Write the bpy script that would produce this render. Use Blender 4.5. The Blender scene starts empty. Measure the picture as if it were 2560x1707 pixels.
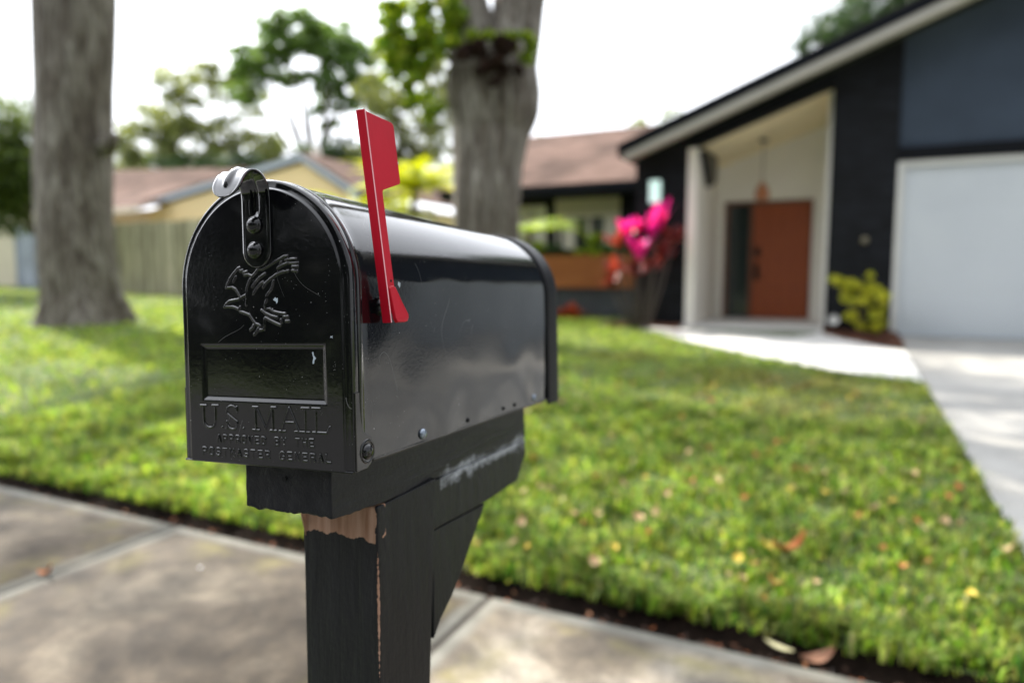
import bpy, bmesh, math, random
import numpy as np
from mathutils import Vector, Matrix, noise, Euler
R_ = math.radians
sc = bpy.context.scene
COL = sc.collection

# ---------------------------------------------------------------- camera, sky, sun, exposure
cd = bpy.data.cameras.new('camera'); cam = bpy.data.objects.new('camera', cd); COL.objects.link(cam)
cam.location = (0, 0, 1.12); cam.rotation_euler = (R_(90 - 5.56), 0, R_(25.6))
cd.sensor_width = 36; cd.lens = 24.29; cd.clip_start = .02; cd.clip_end = 3000
cd.dof.use_dof = True; cd.dof.focus_distance = .552; cd.dof.aperture_fstop = 2.75; cd.dof.aperture_blades = 0
sc.camera = cam
SUN_EL, SUN_DIR = 47, Vector((-.86, .36, 0)).normalized()
w = bpy.data.worlds.new('World'); sc.world = w; w.use_nodes = True
nt = w.node_tree; bg = nt.nodes['Background']
sky = nt.nodes.new('ShaderNodeTexSky'); sky.sky_type = 'NISHITA'; sky.sun_disc = False
sky.sun_elevation = R_(SUN_EL); sky.sun_rotation = math.atan2(SUN_DIR.x, SUN_DIR.y)
sky.air_density = 1.0; sky.dust_density = 3.2; sky.ozone_density = 1.0
# thin bright cloud veil over the blue
tcw = nt.nodes.new('ShaderNodeTexCoord'); nzw = nt.nodes.new('ShaderNodeTexNoise'); nzw.inputs['Scale'].default_value = 2.2; nzw.inputs['Detail'].default_value = 5
nt.links.new(tcw.outputs['Generated'], nzw.inputs['Vector'])
rpw = nt.nodes.new('ShaderNodeValToRGB'); rpw.color_ramp.elements[0].position = .32; rpw.color_ramp.elements[0].color = (.72,) * 3 + (1,); rpw.color_ramp.elements[1].position = .52; rpw.color_ramp.elements[1].color = (.97,) * 3 + (1,)
nt.links.new(nzw.outputs[0], rpw.inputs[0])
# forward glow of the veil around the sun
dtw = nt.nodes.new('ShaderNodeVectorMath'); dtw.operation = 'DOT_PRODUCT'; nt.links.new(tcw.outputs['Generated'], dtw.inputs[0]); dtw.inputs[1].default_value = (SUN_DIR.x * math.cos(R_(SUN_EL)), SUN_DIR.y * math.cos(R_(SUN_EL)), math.sin(R_(SUN_EL)))
def wm(op, a, b):
    m_ = nt.nodes.new('ShaderNodeMath'); m_.operation = op
    for i, v in ((0, a), (1, b)):
        if isinstance(v, bpy.types.NodeSocket): nt.links.new(v, m_.inputs[i])
        else: m_.inputs[i].default_value = v
    return m_.outputs[0]
dpos = wm('MAXIMUM', dtw.outputs['Value'], 0.0)
glow = wm('ADD', wm('ADD', 1.0, wm('MULTIPLY', dpos, 3.0)), wm('MULTIPLY', wm('POWER', dpos, 18.0), 9.0))
vcw = nt.nodes.new('ShaderNodeVectorMath'); vcw.operation = 'SCALE'; vcw.inputs[0].default_value = (3.05, 3.15, 3.35); nt.links.new(glow, vcw.inputs['Scale'])
mxw = nt.nodes.new('ShaderNodeMixRGB'); nt.links.new(vcw.outputs[0], mxw.inputs[2])
nt.links.new(rpw.outputs[0], mxw.inputs[0]); nt.links.new(sky.outputs[0], mxw.inputs[1])
nt.links.new(mxw.outputs[0], bg.inputs[0]); bg.inputs[1].default_value = .14
sd = bpy.data.lights.new('sun', 'SUN'); sun = bpy.data.objects.new('sun', sd); COL.objects.link(sun)
sd.energy = 5.0; sd.angle = R_(.53); sd.color = (1, .93, .80)
tosun = Vector((SUN_DIR.x * math.cos(R_(SUN_EL)), SUN_DIR.y * math.cos(R_(SUN_EL)), math.sin(R_(SUN_EL))))
sun.rotation_euler = tosun.to_track_quat('Z', 'Y').to_euler(); sun.location = (-20, 8, 25)
sc.view_settings.view_transform = 'Standard'; sc.view_settings.look = 'None'
sc.view_settings.exposure = 1.05; sc.view_settings.gamma = 1
sc.render.engine = 'CYCLES'; sc.cycles.use_denoising = True
sc.cycles.max_bounces = 8; sc.cycles.transparent_max_bounces = 8
sc.cycles.sample_clamp_indirect = 4

# ---------------------------------------------------------------- helpers: materials
class NT:
    def __init__(s, name):
        s.m = bpy.data.materials.new(name); s.m.use_nodes = True; s.t = s.m.node_tree
        s.b = s.t.nodes['Principled BSDF']; s.o = s.t.nodes['Material Output']
        s.tc = s.n('TexCoord')
    def n(s, k, **kw):
        nd = s.t.nodes.new('ShaderNode' + k)
        for a, v in kw.items():
            if a.startswith('i_'):
                nd.inputs[a[2:].replace('_', ' ')].default_value = v
            else: setattr(nd, a, v)
        return nd
    def l(s, a, b): s.t.links.new(a, b)
    def co(s, scale=(1, 1, 1), src=None):
        mp = s.n('Mapping'); mp.inputs['Scale'].default_value = scale
        s.l(src or s.tc.outputs['Object'], mp.inputs[0]); return mp.outputs[0]
    def noise(s, sc_=5, det=4, rough=.55, scale=(1, 1, 1), dist=0):
        nd = s.n('TexNoise'); nd.inputs['Scale'].default_value = sc_; nd.inputs['Detail'].default_value = det
        nd.inputs['Roughness'].default_value = rough; nd.inputs['Distortion'].default_value = dist
        s.l(s.co(scale), nd.inputs['Vector']); return nd.outputs[0]
    def ramp(s, fac, stops, interp='LINEAR'):
        r = s.n('ValToRGB'); cr = r.color_ramp; cr.interpolation = interp
        while len(cr.elements) < len(stops): cr.elements.new(.5)
        for e, (p, c) in zip(cr.elements, stops):
            e.position = p; e.color = (c if len(c) == 4 else (*c, 1)) if hasattr(c, '__len__') else (c, c, c, 1)
        s.l(fac, r.inputs[0]); return r.outputs[0]
    def mix(s, fac, a, b, mode='MIX'):
        m = s.n('MixRGB', blend_type=mode)
        for i, v in ((0, fac), (1, a), (2, b)):
            if isinstance(v, bpy.types.NodeSocket): s.l(v, m.inputs[i])
            else: m.inputs[i].default_value = v if i == 0 else (*v[:3], 1)
        return m.outputs[0]
    def math(s, op, a, b=0, clamp=False):
        m = s.n('Math', operation=op, use_clamp=clamp)
        for i, v in ((0, a), (1, b)):
            if isinstance(v, bpy.types.NodeSocket): s.l(v, m.inputs[i])
            else: m.inputs[i].default_value = v
        return m.outputs[0]
    def bump(s, h, strength=.3, dist=.01, prev=None):
        b = s.n('Bump'); b.inputs['Strength'].default_value = strength; b.inputs['Distance'].default_value = dist
        s.l(h, b.inputs['Height'])
        if prev: s.l(prev, b.inputs['Normal'])
        s.l(b.outputs[0], s.b.inputs['Normal']); return b.outputs[0]
    def set(s, **kw):
        for k, v in kw.items():
            i = s.b.inputs[{'col': 'Base Color', 'rough': 'Roughness', 'metal': 'Metallic', 'spec': 'Specular IOR Level', 'coat': 'Coat Weight', 'coatr': 'Coat Roughness'}[k]]
            if isinstance(v, bpy.types.NodeSocket): s.l(v, i)
            else: i.default_value = (*v, 1) if hasattr(v, '__len__') else v
        return s

def plain(name, col, rough=.6, var=.12, sc_=3, bump=.0, bs=60, metal=0, spec=.5):
    n = NT(name); f = n.noise(sc_, 5)
    a = tuple(c * (1 - var) for c in col); b = tuple(min(1, c * (1 + var)) for c in col)
    n.set(col=n.ramp(f, [(.3, a), (.7, b)]), rough=rough, metal=metal, spec=spec)
    if bump: n.bump(n.noise(bs, 4), bump, .004)
    return n.m

def leafmat(name, cols, trans=.45, rough=.45, patch=.0):
    n = NT(name); g = n.n('NewGeometry')
    stops = [(i / max(1, len(cols) - 1), c) for i, c in enumerate(cols)]
    c = n.ramp(g.outputs['Random Per Island'], stops)
    if patch:
        c = n.mix(n.ramp(n.noise(patch, 3), [(.35, 0), (.65, 1)]), c, n.mix(1, c, (.62, .7, .55), 'MULTIPLY'))
    n.set(col=c, rough=rough, spec=.35)
    tr = n.n('BsdfTranslucent'); n.l(n.mix(1, c, (1.35, 1.35, .55), 'MULTIPLY'), tr.inputs[0])
    ms = n.n('MixShader'); ms.inputs[0].default_value = trans
    n.l(n.b.outputs[0], ms.inputs[1]); n.l(tr.outputs[0], ms.inputs[2]); n.l(ms.outputs[0], n.o.inputs[0])
    return n.m

M = {}
# glossy black enamel of the box: orange peel, soft dents, dust specks and hair-thin scratches
def enamel(name, peel=.06, dent=.0, specks=True, rough=.09, coat=.2):
    n = NT(name); base = (.0035, .0036, .0045)
    h = n.noise(900, 2); h2 = n.noise(260, 2)
    b = n.bump(h, peel, .0006); b = n.bump(h2, peel * 1.3, .0012, b)
    if dent: b = n.bump(n.noise(9, 2, .4, (1, .6, 1.6)), dent, .02, b)
    c = n.mix(0, base, base)
    r = n.ramp(n.noise(30, 5, .6), [(.3, rough), (.75, rough + .08)])
    if specks:
        v = n.n('TexVoronoi'); v.inputs['Scale'].default_value = 150; n.l(n.co(), v.inputs['Vector'])
        sp = n.math('LESS_THAN', v.outputs['Distance'], .06)
        sp = n.math('MULTIPLY', sp, n.math('GREATER_THAN', n.noise(47, 2), .6))
        v2 = n.n('TexVoronoi'); v2.inputs['Scale'].default_value = 420; n.l(n.co(), v2.inputs['Vector'])
        s2 = n.math('MULTIPLY', n.math('LESS_THAN', v2.outputs['Distance'], .10), n.math('GREATER_THAN', n.noise(70, 2), .6))
        sp = n.math('MAXIMUM', sp, n.math('MULTIPLY', s2, .5))
        sn = n.noise(16, 1, .5, (1, 1, .6), .6)
        sc1 = n.math('LESS_THAN', n.math('ABSOLUTE', n.math('SUBTRACT', sn, .5)), .0016)
        sc1 = n.math('MULTIPLY', sc1, n.math('GREATER_THAN', n.noise(23, 2), .57))
        sc1 = n.math('MULTIPLY', sc1, .22)
        f = n.math('MAXIMUM', sp, sc1, True)
        c = n.mix(f, base, (.42, .42, .42)); r2 = n.mix(f, r, (.6, .6, .6)); n.set(rough=r2)
    else: n.set(rough=r)
    n.set(col=c, spec=.5, coat=coat, coatr=.03)
    return n.m
M['enamel'] = enamel('black_enamel_front', .05, 0, True, .06, .35)
M['latch'] = enamel('black_enamel_latch', .02, 0, False, .05, 1.0)
M['enamel_side'] = enamel('black_enamel_side', .05, .03, True, .08, .35)
M['enamel_clean'] = enamel('black_enamel_trim', .03, 0, False)
M['cap'] = plain('satin_black_cap', (.003, .003, .0045), .45, .1, 9, spec=.22)
M['chip'] = plain('primer_chip', (.40, .47, .52), .6)
M['hole'] = plain('punched_hole', (.004, .004, .004), .9)
M['zinc'] = plain('painted_rivet', (.25, .29, .34), .2, metal=.7)
n = NT('flag_red'); f_ = n.noise(120, 3)
n.set(col=n.ramp(n.noise(18, 4), [(.3, (.50, .004, .020)), (.7, (.58, .006, .026))]), rough=.42, spec=.3); n.bump(f_, .05, .001); M['red'] = n.m
M['red_edge'] = plain('flag_edge_highlight', (.85, .42, .46), .5)  # pale pink puts the edge highlight into the colour

def woodmat(name, peel=None):
    n = NT(name); 
    g = n.noise(22, 6, .65, (3.2, 3.2, .35) if peel != 'arm' else (3.2, .35, 3.2), .4)
    g2 = n.noise(140, 5, .6)
    col = n.ramp(g, [(.25, (.0045, .0047, .0065)), (.5, (.0085, .0088, .011)), (.62, (.0115, .0118, .0145)), (.8, (.019, .019, .021))])
    raw = n.ramp(n.noise(30, 6, .6, (6, 6, .5)), [(.25, (.30, .155, .095)), (.5, (.46, .27, .19)), (.8, (.58, .39, .30))])
    sx = n.n('SeparateXYZ'); n.l(n.tc.outputs['Object'], sx.inputs[0])
    X, Y, Z = sx.outputs
    m = None
    nz = n.noise(38, 5, .6); nz2 = n.noise(210, 4, .7)
    if peel == 'post':      # object coords: world minus post origin (-.405,.53,0)
        a = n.math('GREATER_THAN', n.math('ADD', Z, n.math('MULTIPLY', nz, .026)), .8945)
        b = n.math('LESS_THAN', n.math('ADD', X, n.math('MULTIPLY', nz, .02)), .0475)
        c = n.math('LESS_THAN', Y, -.030)
        m1 = n.math('MULTIPLY', n.math('MULTIPLY', a, b), c)
        # worn arris
        e = n.math('GREATER_THAN', n.math('ADD', n.math('ADD', n.math('SUBTRACT', X, Y), n.math('MULTIPLY', Z, .0285)), n.math('MULTIPLY', nz2, .0035)), .1068)
        e = n.math('MULTIPLY', e, n.math('GREATER_THAN', n.math('ADD', nz, n.math('MULTIPLY', nz2, .15)), .44))
        e = n.math('MULTIPLY', e, n.math('LESS_THAN', Z, .872))
        m = n.math('MAXIMUM', m1, e)
    if peel in ('block', 'arm'):     # pale scrape along the joint
        t = n.math('ABSOLUTE', n.math('SUBTRACT', n.math('ADD', n.math('ADD', Z, n.math('MULTIPLY', Y, .05)), n.math('MULTIPLY', nz, .030)), .9255))
        st_ = n.noise(90, 5, .7, (1, .25, 1.6))
        m = n.math('MULTIPLY', n.ramp(n.math('ADD', t, n.math('MULTIPLY', st_, .012)), [(.0095, 1), (.0145, 0)]), n.math('GREATER_THAN', Y, .072))
        m = n.math('MULTIPLY', m, n.ramp(n.noise(170, 4, .6, (1, .15, 1.6)), [(.35, .25), (.55, .95)]))
    if m is not None:
        rc = raw if peel == 'post' else n.ramp(nz2, [(.3, (.25, .27, .29)), (.7, (.6, .63, .66))])
        col = n.mix(m, col, rc)
        n.set(rough=n.mix(m, (.42, .42, .42), (.8, .8, .8)))
    else: n.set(rough=.42)
    n.set(col=col, spec=.28)
    b = n.bump(g, .5, .004); b = n.bump(g2, .4, .0015, b); ck = n.noise(60, 3, .5, (2.2, 2.2, .12) if peel != 'arm' else (2.2, .12, 2.2), .2); b = n.bump(n.ramp(ck, [(.60, 0), (.66, 1)]), -.7, .002, b)
    if m is not None: n.bump(m, -.6, .0015, b)
    return n.m
M['wood'] = woodmat('black_painted_timber'); M['wood_post'] = woodmat('black_painted_post', 'post')
M['wood_arm'] = woodmat('black_painted_arm', 'arm'); M['wood_block'] = woodmat('scraped_black_timber', 'block')
M['bare'] = plain('bare_wood', (.40, .22, .14), .8, .3, 60)

# ---------------------------------------------------------------- helpers: geometry
def mesh(name, V, F, mat, parent=None, off=None, smooth=False, loc=None):
    """one mesh object; V in world coordinates; origin at parent's base (or loc)"""
    V = np.asarray(V, dtype=np.float64).reshape(-1, 3)
    o0 = np.array(ORG.get(parent.name, (0, 0, 0))) if parent else np.array(loc if loc is not None else (0, 0, 0))
    me = bpy.data.meshes.new(name)
    if isinstance(F, np.ndarray):
        k = F.shape[1]; me.vertices.add(len(V)); me.vertices.foreach_set('co', (V - o0).astype(np.float32).ravel())
        me.loops.add(F.size); me.loops.foreach_set('vertex_index', F.astype(np.int32).ravel())
        me.polygons.add(len(F)); me.polygons.foreach_set('loop_start', np.arange(0, F.size, k, dtype=np.int32))
        try: me.polygons.foreach_set('loop_total', np.full(len(F), k, dtype=np.int32))
        except Exception: pass
        me.update(calc_edges=True)
    else:
        me.from_pydata((V - o0).tolist(), [], [list(f) for f in F]); me.update()
    if smooth: me.polygons.foreach_set('use_smooth', [True] * len(me.polygons))
    me.materials.append(mat)
    o = bpy.data.objects.new(name, me); COL.objects.link(o)
    if parent: o.parent = parent
    else: o.location = tuple(o0)
    ORG[o.name] = tuple(o0)
    return o
ORG = {}
def tag(o, label=None, cat=None, group=None, kind=None):
    if label: o['label'] = label
    if cat: o['category'] = cat
    if group: o['group'] = group
    if kind: o['kind'] = kind
    return o
def thing(name, loc, label, cat, group=None):
    o = bpy.data.objects.new(name, None); COL.objects.link(o); o.location = loc; o.empty_display_size = .1
    ORG[o.name] = tuple(loc); return tag(o, label, cat, group)

class MB:
    def __init__(s): s.V = []; s.F = []
    def add(s, V, F):
        k = len(s.V); s.V += [tuple(v) for v in V]; s.F += [tuple(i + k for i in f) for f in F]; return s
    def box(s, x0, x1, y0, y1, z0, z1):
        return s.add([(x, y, z) for x in (x0, x1) for y in (y0, y1) for z in (z0, z1)],
                     [(0, 1, 3, 2), (4, 6, 7, 5), (0, 4, 5, 1), (2, 3, 7, 6), (0, 2, 6, 4), (1, 5, 7, 3)])
    def prism(s, pts, a0, a1, axis=1):
        """pts: polygon in the two other axes; extruded along axis"""
        def mk(p, a):
            q = [p[0], p[1]]; q.insert(axis, a); return tuple(q)
        n = len(pts); V = [mk(p, a0) for p in pts] + [mk(p, a1) for p in pts]
        return s.add(V, [tuple(range(n)), tuple(range(2 * n - 1, n - 1, -1))] + [(i, i + n, (i + 1) % n + n, (i + 1) % n) for i in range(n)])
    def tube(s, pts, rad, seg=10, cap=True):
        P = [Vector(p) for p in pts]; n = len(P); rings = []
        for i, p in enumerate(P):
            t = (P[min(i + 1, n - 1)] - P[max(i - 1, 0)]).normalized()
            a = Vector((0, 0, 1)) if abs(t.z) < .9 else Vector((1, 0, 0))
            u = t.cross(a).normalized(); v = t.cross(u)
            r = rad[i] if hasattr(rad, '__len__') else rad
            rings.append([p + (u * math.cos(2 * math.pi * k / seg) + v * math.sin(2 * math.pi * k / seg)) * r for k in range(seg)])
        V = [q for r in rings for q in r]; F = []
        for i in range(n - 1):
            for k in range(seg):
                F.append((i * seg + k, i * seg + (k + 1) % seg, (i + 1) * seg + (k + 1) % seg, (i + 1) * seg + k))
        if cap: F += [tuple(range(seg))[::-1], tuple((n - 1) * seg + k for k in range(seg))]
        return s.add(V, F)
    def lathe(s, c, prof, ax=(0, 0, 1), seg=20):
        """prof: (radius, height) along axis ax"""
        ax = Vector(ax).normalized(); a = Vector((0, 0, 1)) if abs(ax.z) < .9 else Vector((1, 0, 0))
        u = ax.cross(a).normalized(); v = ax.cross(u); c = Vector(c); V = []; F = []
        for r, h in prof:
            V += [c + ax * h + (u * math.cos(2 * math.pi * k / seg) + v * math.sin(2 * math.pi * k / seg)) * r for k in range(seg)]
        for i in range(len(prof) - 1):
            for k in range(seg): F.append((i * seg + k, i * seg + (k + 1) % seg, (i + 1) * seg + (k + 1) % seg, (i + 1) * seg + k))
        return s.add(V, F)
    def build(s, name, mat, parent=None, smooth=False, loc=None, bevel=0):
        o = mesh(name, s.V, s.F, mat, parent, smooth=smooth, loc=loc)
        bm = bmesh.new(); bm.from_mesh(o.data); bmesh.ops.recalc_face_normals(bm, faces=bm.faces); bm.to_mesh(o.data); bm.free()
        if bevel:
            m = o.modifiers.new('edge', 'BEVEL'); m.width = bevel; m.segments = 2; m.limit_method = 'ANGLE'
        return o

def ground_z(x, y):
    return .29 * min(max((y - 2.06) / 8.4, 0), 1) + .022 * max(0, -x - 5) * min(max((y - 2) / 5, 0), 1) * (1 if x > -30 else 25 / max(0.1, -x - 5))

# ================================================================ THE GROUND
soil = NT('soil'); soil.set(col=soil.ramp(soil.noise(30, 6), [(.3, (.004, .0028, .002)), (.7, (.013, .008, .0055))]), rough=1, spec=.08); soil.bump(soil.noise(60, 5), .8, .02)
turf = NT('turf_base'); turf.set(col=turf.ramp(turf.noise(3, 6), [(.3, (.035, .055, .012)), (.6, (.075, .11, .025)), (.8, (.13, .13, .05))]), rough=.9); turf.bump(turf.noise(40, 5), .8, .02)
def grid_sheet(name, xs, ys, zf, mat, kind='structure', keep=None):
    V = [(x, y, zf(x, y)) for y in ys for x in xs]; nx = len(xs); F = []
    for j in range(len(ys) - 1):
        for i in range(nx - 1):
            if keep and not keep((xs[i] + xs[i + 1]) / 2, (ys[j] + ys[j + 1]) / 2): continue
            F.append((j * nx + i, j * nx + i + 1, (j + 1) * nx + i + 1, (j + 1) * nx + i))
    o = mesh(name, V, F, mat, smooth=True); tag(o, kind=kind); return o
def seg(*p):
    r = []
    for a, b, k in p: r += list(np.linspace(a, b, k, endpoint=False))
    return sorted(set(round(float(v), 4) for v in r))
xs = seg((-600, -60, 8), (-60, -12, 24), (-12, 12, 48), (12, 60, 16), (60, 601, 8))
ys = seg((-600, -60, 8), (-60, -12, 16), (-12, 14, 52), (14, 60, 24), (60, 901, 10)) + [2.07, 2.0601]
ys = sorted(set(ys))
g = grid_sheet('ground', xs, ys, lambda x, y: ground_z(x, y) - .09 - (.08 if -9.5 < y < -.35 else 0), turf.m)
# lawn bed: slightly raised turf sheet with a soil edge towards the sidewalk
lawn_xs = seg((-40, -12, 20), (-12, .6461, 50)) + [.646]
lawn_ys = [2.215, 2.235, 2.26] + seg((2.3, 14.5, 46))
def lawn_z(x, y): return ground_z(x, y) + .012 * min(1, (y - 2.215) / .05)
def on_path(x, y):
    # walkway area (kept clear of turf)
    return y > path_edge(x) and x > -2.75
def path_edge(x):
    P = [(-3.1, 10.6), (-2.75, 10.25), (-2.0, 9.3), (-1.25, 8.45), (-.35, 7.55), (.3, 7.12), (.66, 6.98)]
    if x <= P[0][0]: return 99
    for a, b in zip(P, P[1:]):
        if x <= b[0]: return a[1] + (b[1] - a[1]) * (x - a[0]) / (b[0] - a[0])
    return P[-1][1]
o = grid_sheet('lawn', lawn_xs, lawn_ys, lawn_z, turf.m)
o = grid_sheet('soil_shade_edge', seg((-40, -12, 20), (-12, .7, 100)), [2.03, 2.062, 2.075, 2.10, 2.13, 2.16, 2.20, 2.24], lambda x, y: ground_z(x, y) - .010 - .035 * min(1, max(0, (y - 2.058) / .03)) + .055 * max(0, (y - 2.15) / .09) + .004 * noise.noise((x * 9, y * 9, 0)), soil.m)  # real soil; width and near-black tone also include grass overhang shade

# concrete sidewalk: slabs with trowelled borders and a dark groove at every joint
SL = 1.57; JX = -1.07
conc = NT('weathered_concrete')
sx = conc.n('SeparateXYZ'); conc.l(conc.tc.outputs['Object'], sx.inputs[0])
u = conc.math('ABSOLUTE', conc.math('SUBTRACT', conc.math('MODULO', conc.math('ADD', conc.math('SUBTRACT', sx.outputs[0], JX), 100 * SL + SL / 2), SL), SL / 2))   # distance from a joint
vE = conc.math('MINIMUM', u, conc.math('SUBTRACT', 2.06, sx.outputs[1]))
brd = conc.ramp(conc.math('ADD', vE, conc.math('MULTIPLY', conc.noise(14, 3), .03)), [(.055, 1), (.085, 0)])
stain = conc.ramp(conc.noise(2.1, 6, .62, (1, 1, 1), .6), [(.36, (.030, .022, .014)), (.50, (.060, .046, .031)), (.64, (.125, .103, .075))])
agg = conc.ramp(conc.noise(160, 4, .7), [(.35, (.50, .50, .50)), (.65, (1.4, 1.37, 1.32))])
cc = conc.mix(1, conc.mix(1, stain, agg, 'MULTIPLY'), conc.ramp(conc.noise(17, 5, .7), [(.3, (.62, .62, .62)), (.7, (1.4, 1.4, 1.4))]), 'MULTIPLY')
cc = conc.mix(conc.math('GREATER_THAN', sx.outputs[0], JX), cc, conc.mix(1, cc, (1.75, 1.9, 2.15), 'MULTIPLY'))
moss = conc.math('MULTIPLY', conc.ramp(conc.noise(5, 5), [(.45, 0), (.65, 1)]), conc.ramp(vE, [(.06, 0), (.11, 1), (.26, 0)]))
cc = conc.mix(conc.math('MULTIPLY', moss, .55), cc, (.20, .17, .045))
cc = conc.mix(brd, cc, conc.ramp(conc.noise(6, 5), [(.3, (.085, .08, .065)), (.7, (.17, .165, .14))]))
cc = conc.mix(conc.ramp(conc.math('ADD', u, conc.math('MULTIPLY', conc.noise(40, 4), .006)), [(.011, 1), (.021, 0)]), cc, (.03, .024, .018))
conc.set(col=cc, rough=.85); b1 = conc.bump(conc.noise(220, 4), .5, .003)
V = []; F = []
jx = [JX + SL * k for k in range(-14, 12)]
cx = sorted(sum([[j - .012, j - .004, j + .004, j + .012] for j in jx], []) + [j + SL / 2 for j in jx])
def inj(x): return min(abs(x - j) for j in jx) < .006
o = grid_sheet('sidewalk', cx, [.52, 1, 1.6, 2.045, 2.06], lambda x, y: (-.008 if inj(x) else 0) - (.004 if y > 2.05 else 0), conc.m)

drv = NT('driveway_concrete')
dcol = drv.ramp(drv.noise(1.6, 6, .6), [(.35, (.25, .245, .23)), (.65, (.35, .342, .322))])
drv.set(col=drv.mix(1, dcol, drv.ramp(drv.noise(120, 4), [(.3, (.85, .85, .85)), (.7, (1.1, 1.1, 1.1))]), 'MULTIPLY'), rough=.85); drv.bump(drv.noise(150, 4), .4, .003)
DX0 = .675
o = grid_sheet('driveway', [DX0, 2, 3.1, 4.4, 5.75], [2.07] + seg((2.3, 10.95, 24)), lambda x, y: ground_z(x, y) + .006, drv.m)
o = grid_sheet('driveway_apron', [DX0, 2, 4, 5.75], [-.3, .1, .51], lambda x, y: -.02 + .015 * max(0, y + .3), drv.m)
# walkway (a flat slab sweeping from the driveway to the porch)
walk = NT('walkway_concrete'); walk.set(col=walk.ramp(walk.noise(2.5, 5), [(.3, (.55, .545, .53)), (.7, (.64, .63, .61))]), rough=.8); walk.bump(walk.noise(150, 4), .3, .003)
near = [(-3.1, 10.6), (-2.75, 10.25), (-2.0, 9.3), (-1.25, 8.45), (-.35, 7.55), (.3, 7.12), (.66, 6.98)]
far = [(.66, 9.0), (.35, 9.35), (0, 9.9), (-.25, 10.5), (-.27, 10.9)]
def gz(x, y, e): return (x, y, ground_z(x, y) + e)
topv = [gz(x, y, .016) for x, y in near + far] ; botv = [gz(x, y, -.05) for x, y in near + far]
k = len(topv); fan = MB(); c = gz(-.7, 9.6, .016)
fan.add([c] + topv + botv, [(0, i + 1, (i + 1) % k + 1) for i in range(k)] + [(i + 1, i + 1 + k, (i + 1) % k + 1 + k, (i + 1) % k + 1) for i in range(k)])
tag(fan.build('walkway', walk.m), kind='structure')
tag(MB().box(-2.3, -.22, 10.7, 13.0, .2, .345).build('porch_floor', walk.m, bevel=.008), kind='structure')
mulch = NT('mulch_base'); mulch.set(col=mulch.ramp(mulch.noise(45, 5), [(.3, (.05, .018, .01)), (.7, (.22, .09, .05))]), rough=.9); mulch.bump(mulch.noise(60, 5), 1, .02)
rng = np.random.default_rng(5)
def scatter_quads(P, size, flat=.3, seed=0, elong=2.2):
    """leaf-shaped quads at points P"""
    r = np.random.default_rng(seed); N = len(P)
    a = r.normal(size=(N, 3)); a[:, 2] *= flat; a /= np.linalg.norm(a, axis=1)[:, None] + 1e-9
    b = r.normal(size=(N, 3)); b[:, 2] *= flat; b -= (b * a).sum(1)[:, None] * a; b /= np.linalg.norm(b, axis=1)[:, None] + 1e-9
    s = (size * r.uniform(.6, 1.3, N))[:, None]
    V = np.stack([P - a * s, P + b * s / elong, P + a * s, P - b * s / elong], 1).reshape(-1, 3)
    return V, np.arange(4 * N).reshape(-1, 4)
for nm, poly in (('mulch_bed', [(-.25, 10.74), (.66, 10.74), (.66, 9.15), (.4, 9.3), (0, 9.9), (-.24, 10.45)]), ('mulch_strip', [(-3.3, 10.74), (-2.25, 10.74), (-2.2, 10.35), (-2.6, 10.5), (-3.4, 10.35)])):
    mb = MB(); k = len(poly)
    mb.add([gz(x, y, .03) for x, y in poly] + [gz(x, y, -.04) for x, y in poly], [tuple(range(k))] + [(i, i + k, (i + 1) % k + k, (i + 1) % k) for i in range(k)])
    tag(mb.build(nm, mulch.m), kind='structure')
    cxs = np.array(poly); P = []
    while len(P) < 1500:
        p = rng.uniform(cxs.min(0), cxs.max(0)); ins = False
        for i in range(k):
            (x1, y1), (x2, y2) = poly[i], poly[i - 1]
            if (y1 > p[1]) != (y2 > p[1]) and p[0] < (x2 - x1) * (p[1] - y1) / (y2 - y1) + x1: ins = not ins
        if ins: P.append((p[0], p[1], ground_z(*p) + .035 + rng.uniform(0, .03)))
    V, F = scatter_quads(np.array(P), .028, .3, 3)
    tag(mesh('mulch_chips', V, F, mulch.m), 'red brown bark chips covering the planting bed', None, None, 'stuff')
# street behind the camera
asph = plain('asphalt', (.06, .06, .062), .9, .25, 4, .4, 200)
tag(MB().box(-300, 300, -9.5, -.42, -.3, -.14).build('street', asph), kind='structure')
tag(MB().box(-300, DX0 - .3, -.42, -.3, -.3, -.005).box(DX0 + 5.4, 300, -.42, -.3, -.3, -.005).build('kerb', drv.m, bevel=.02), kind='structure')

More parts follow.
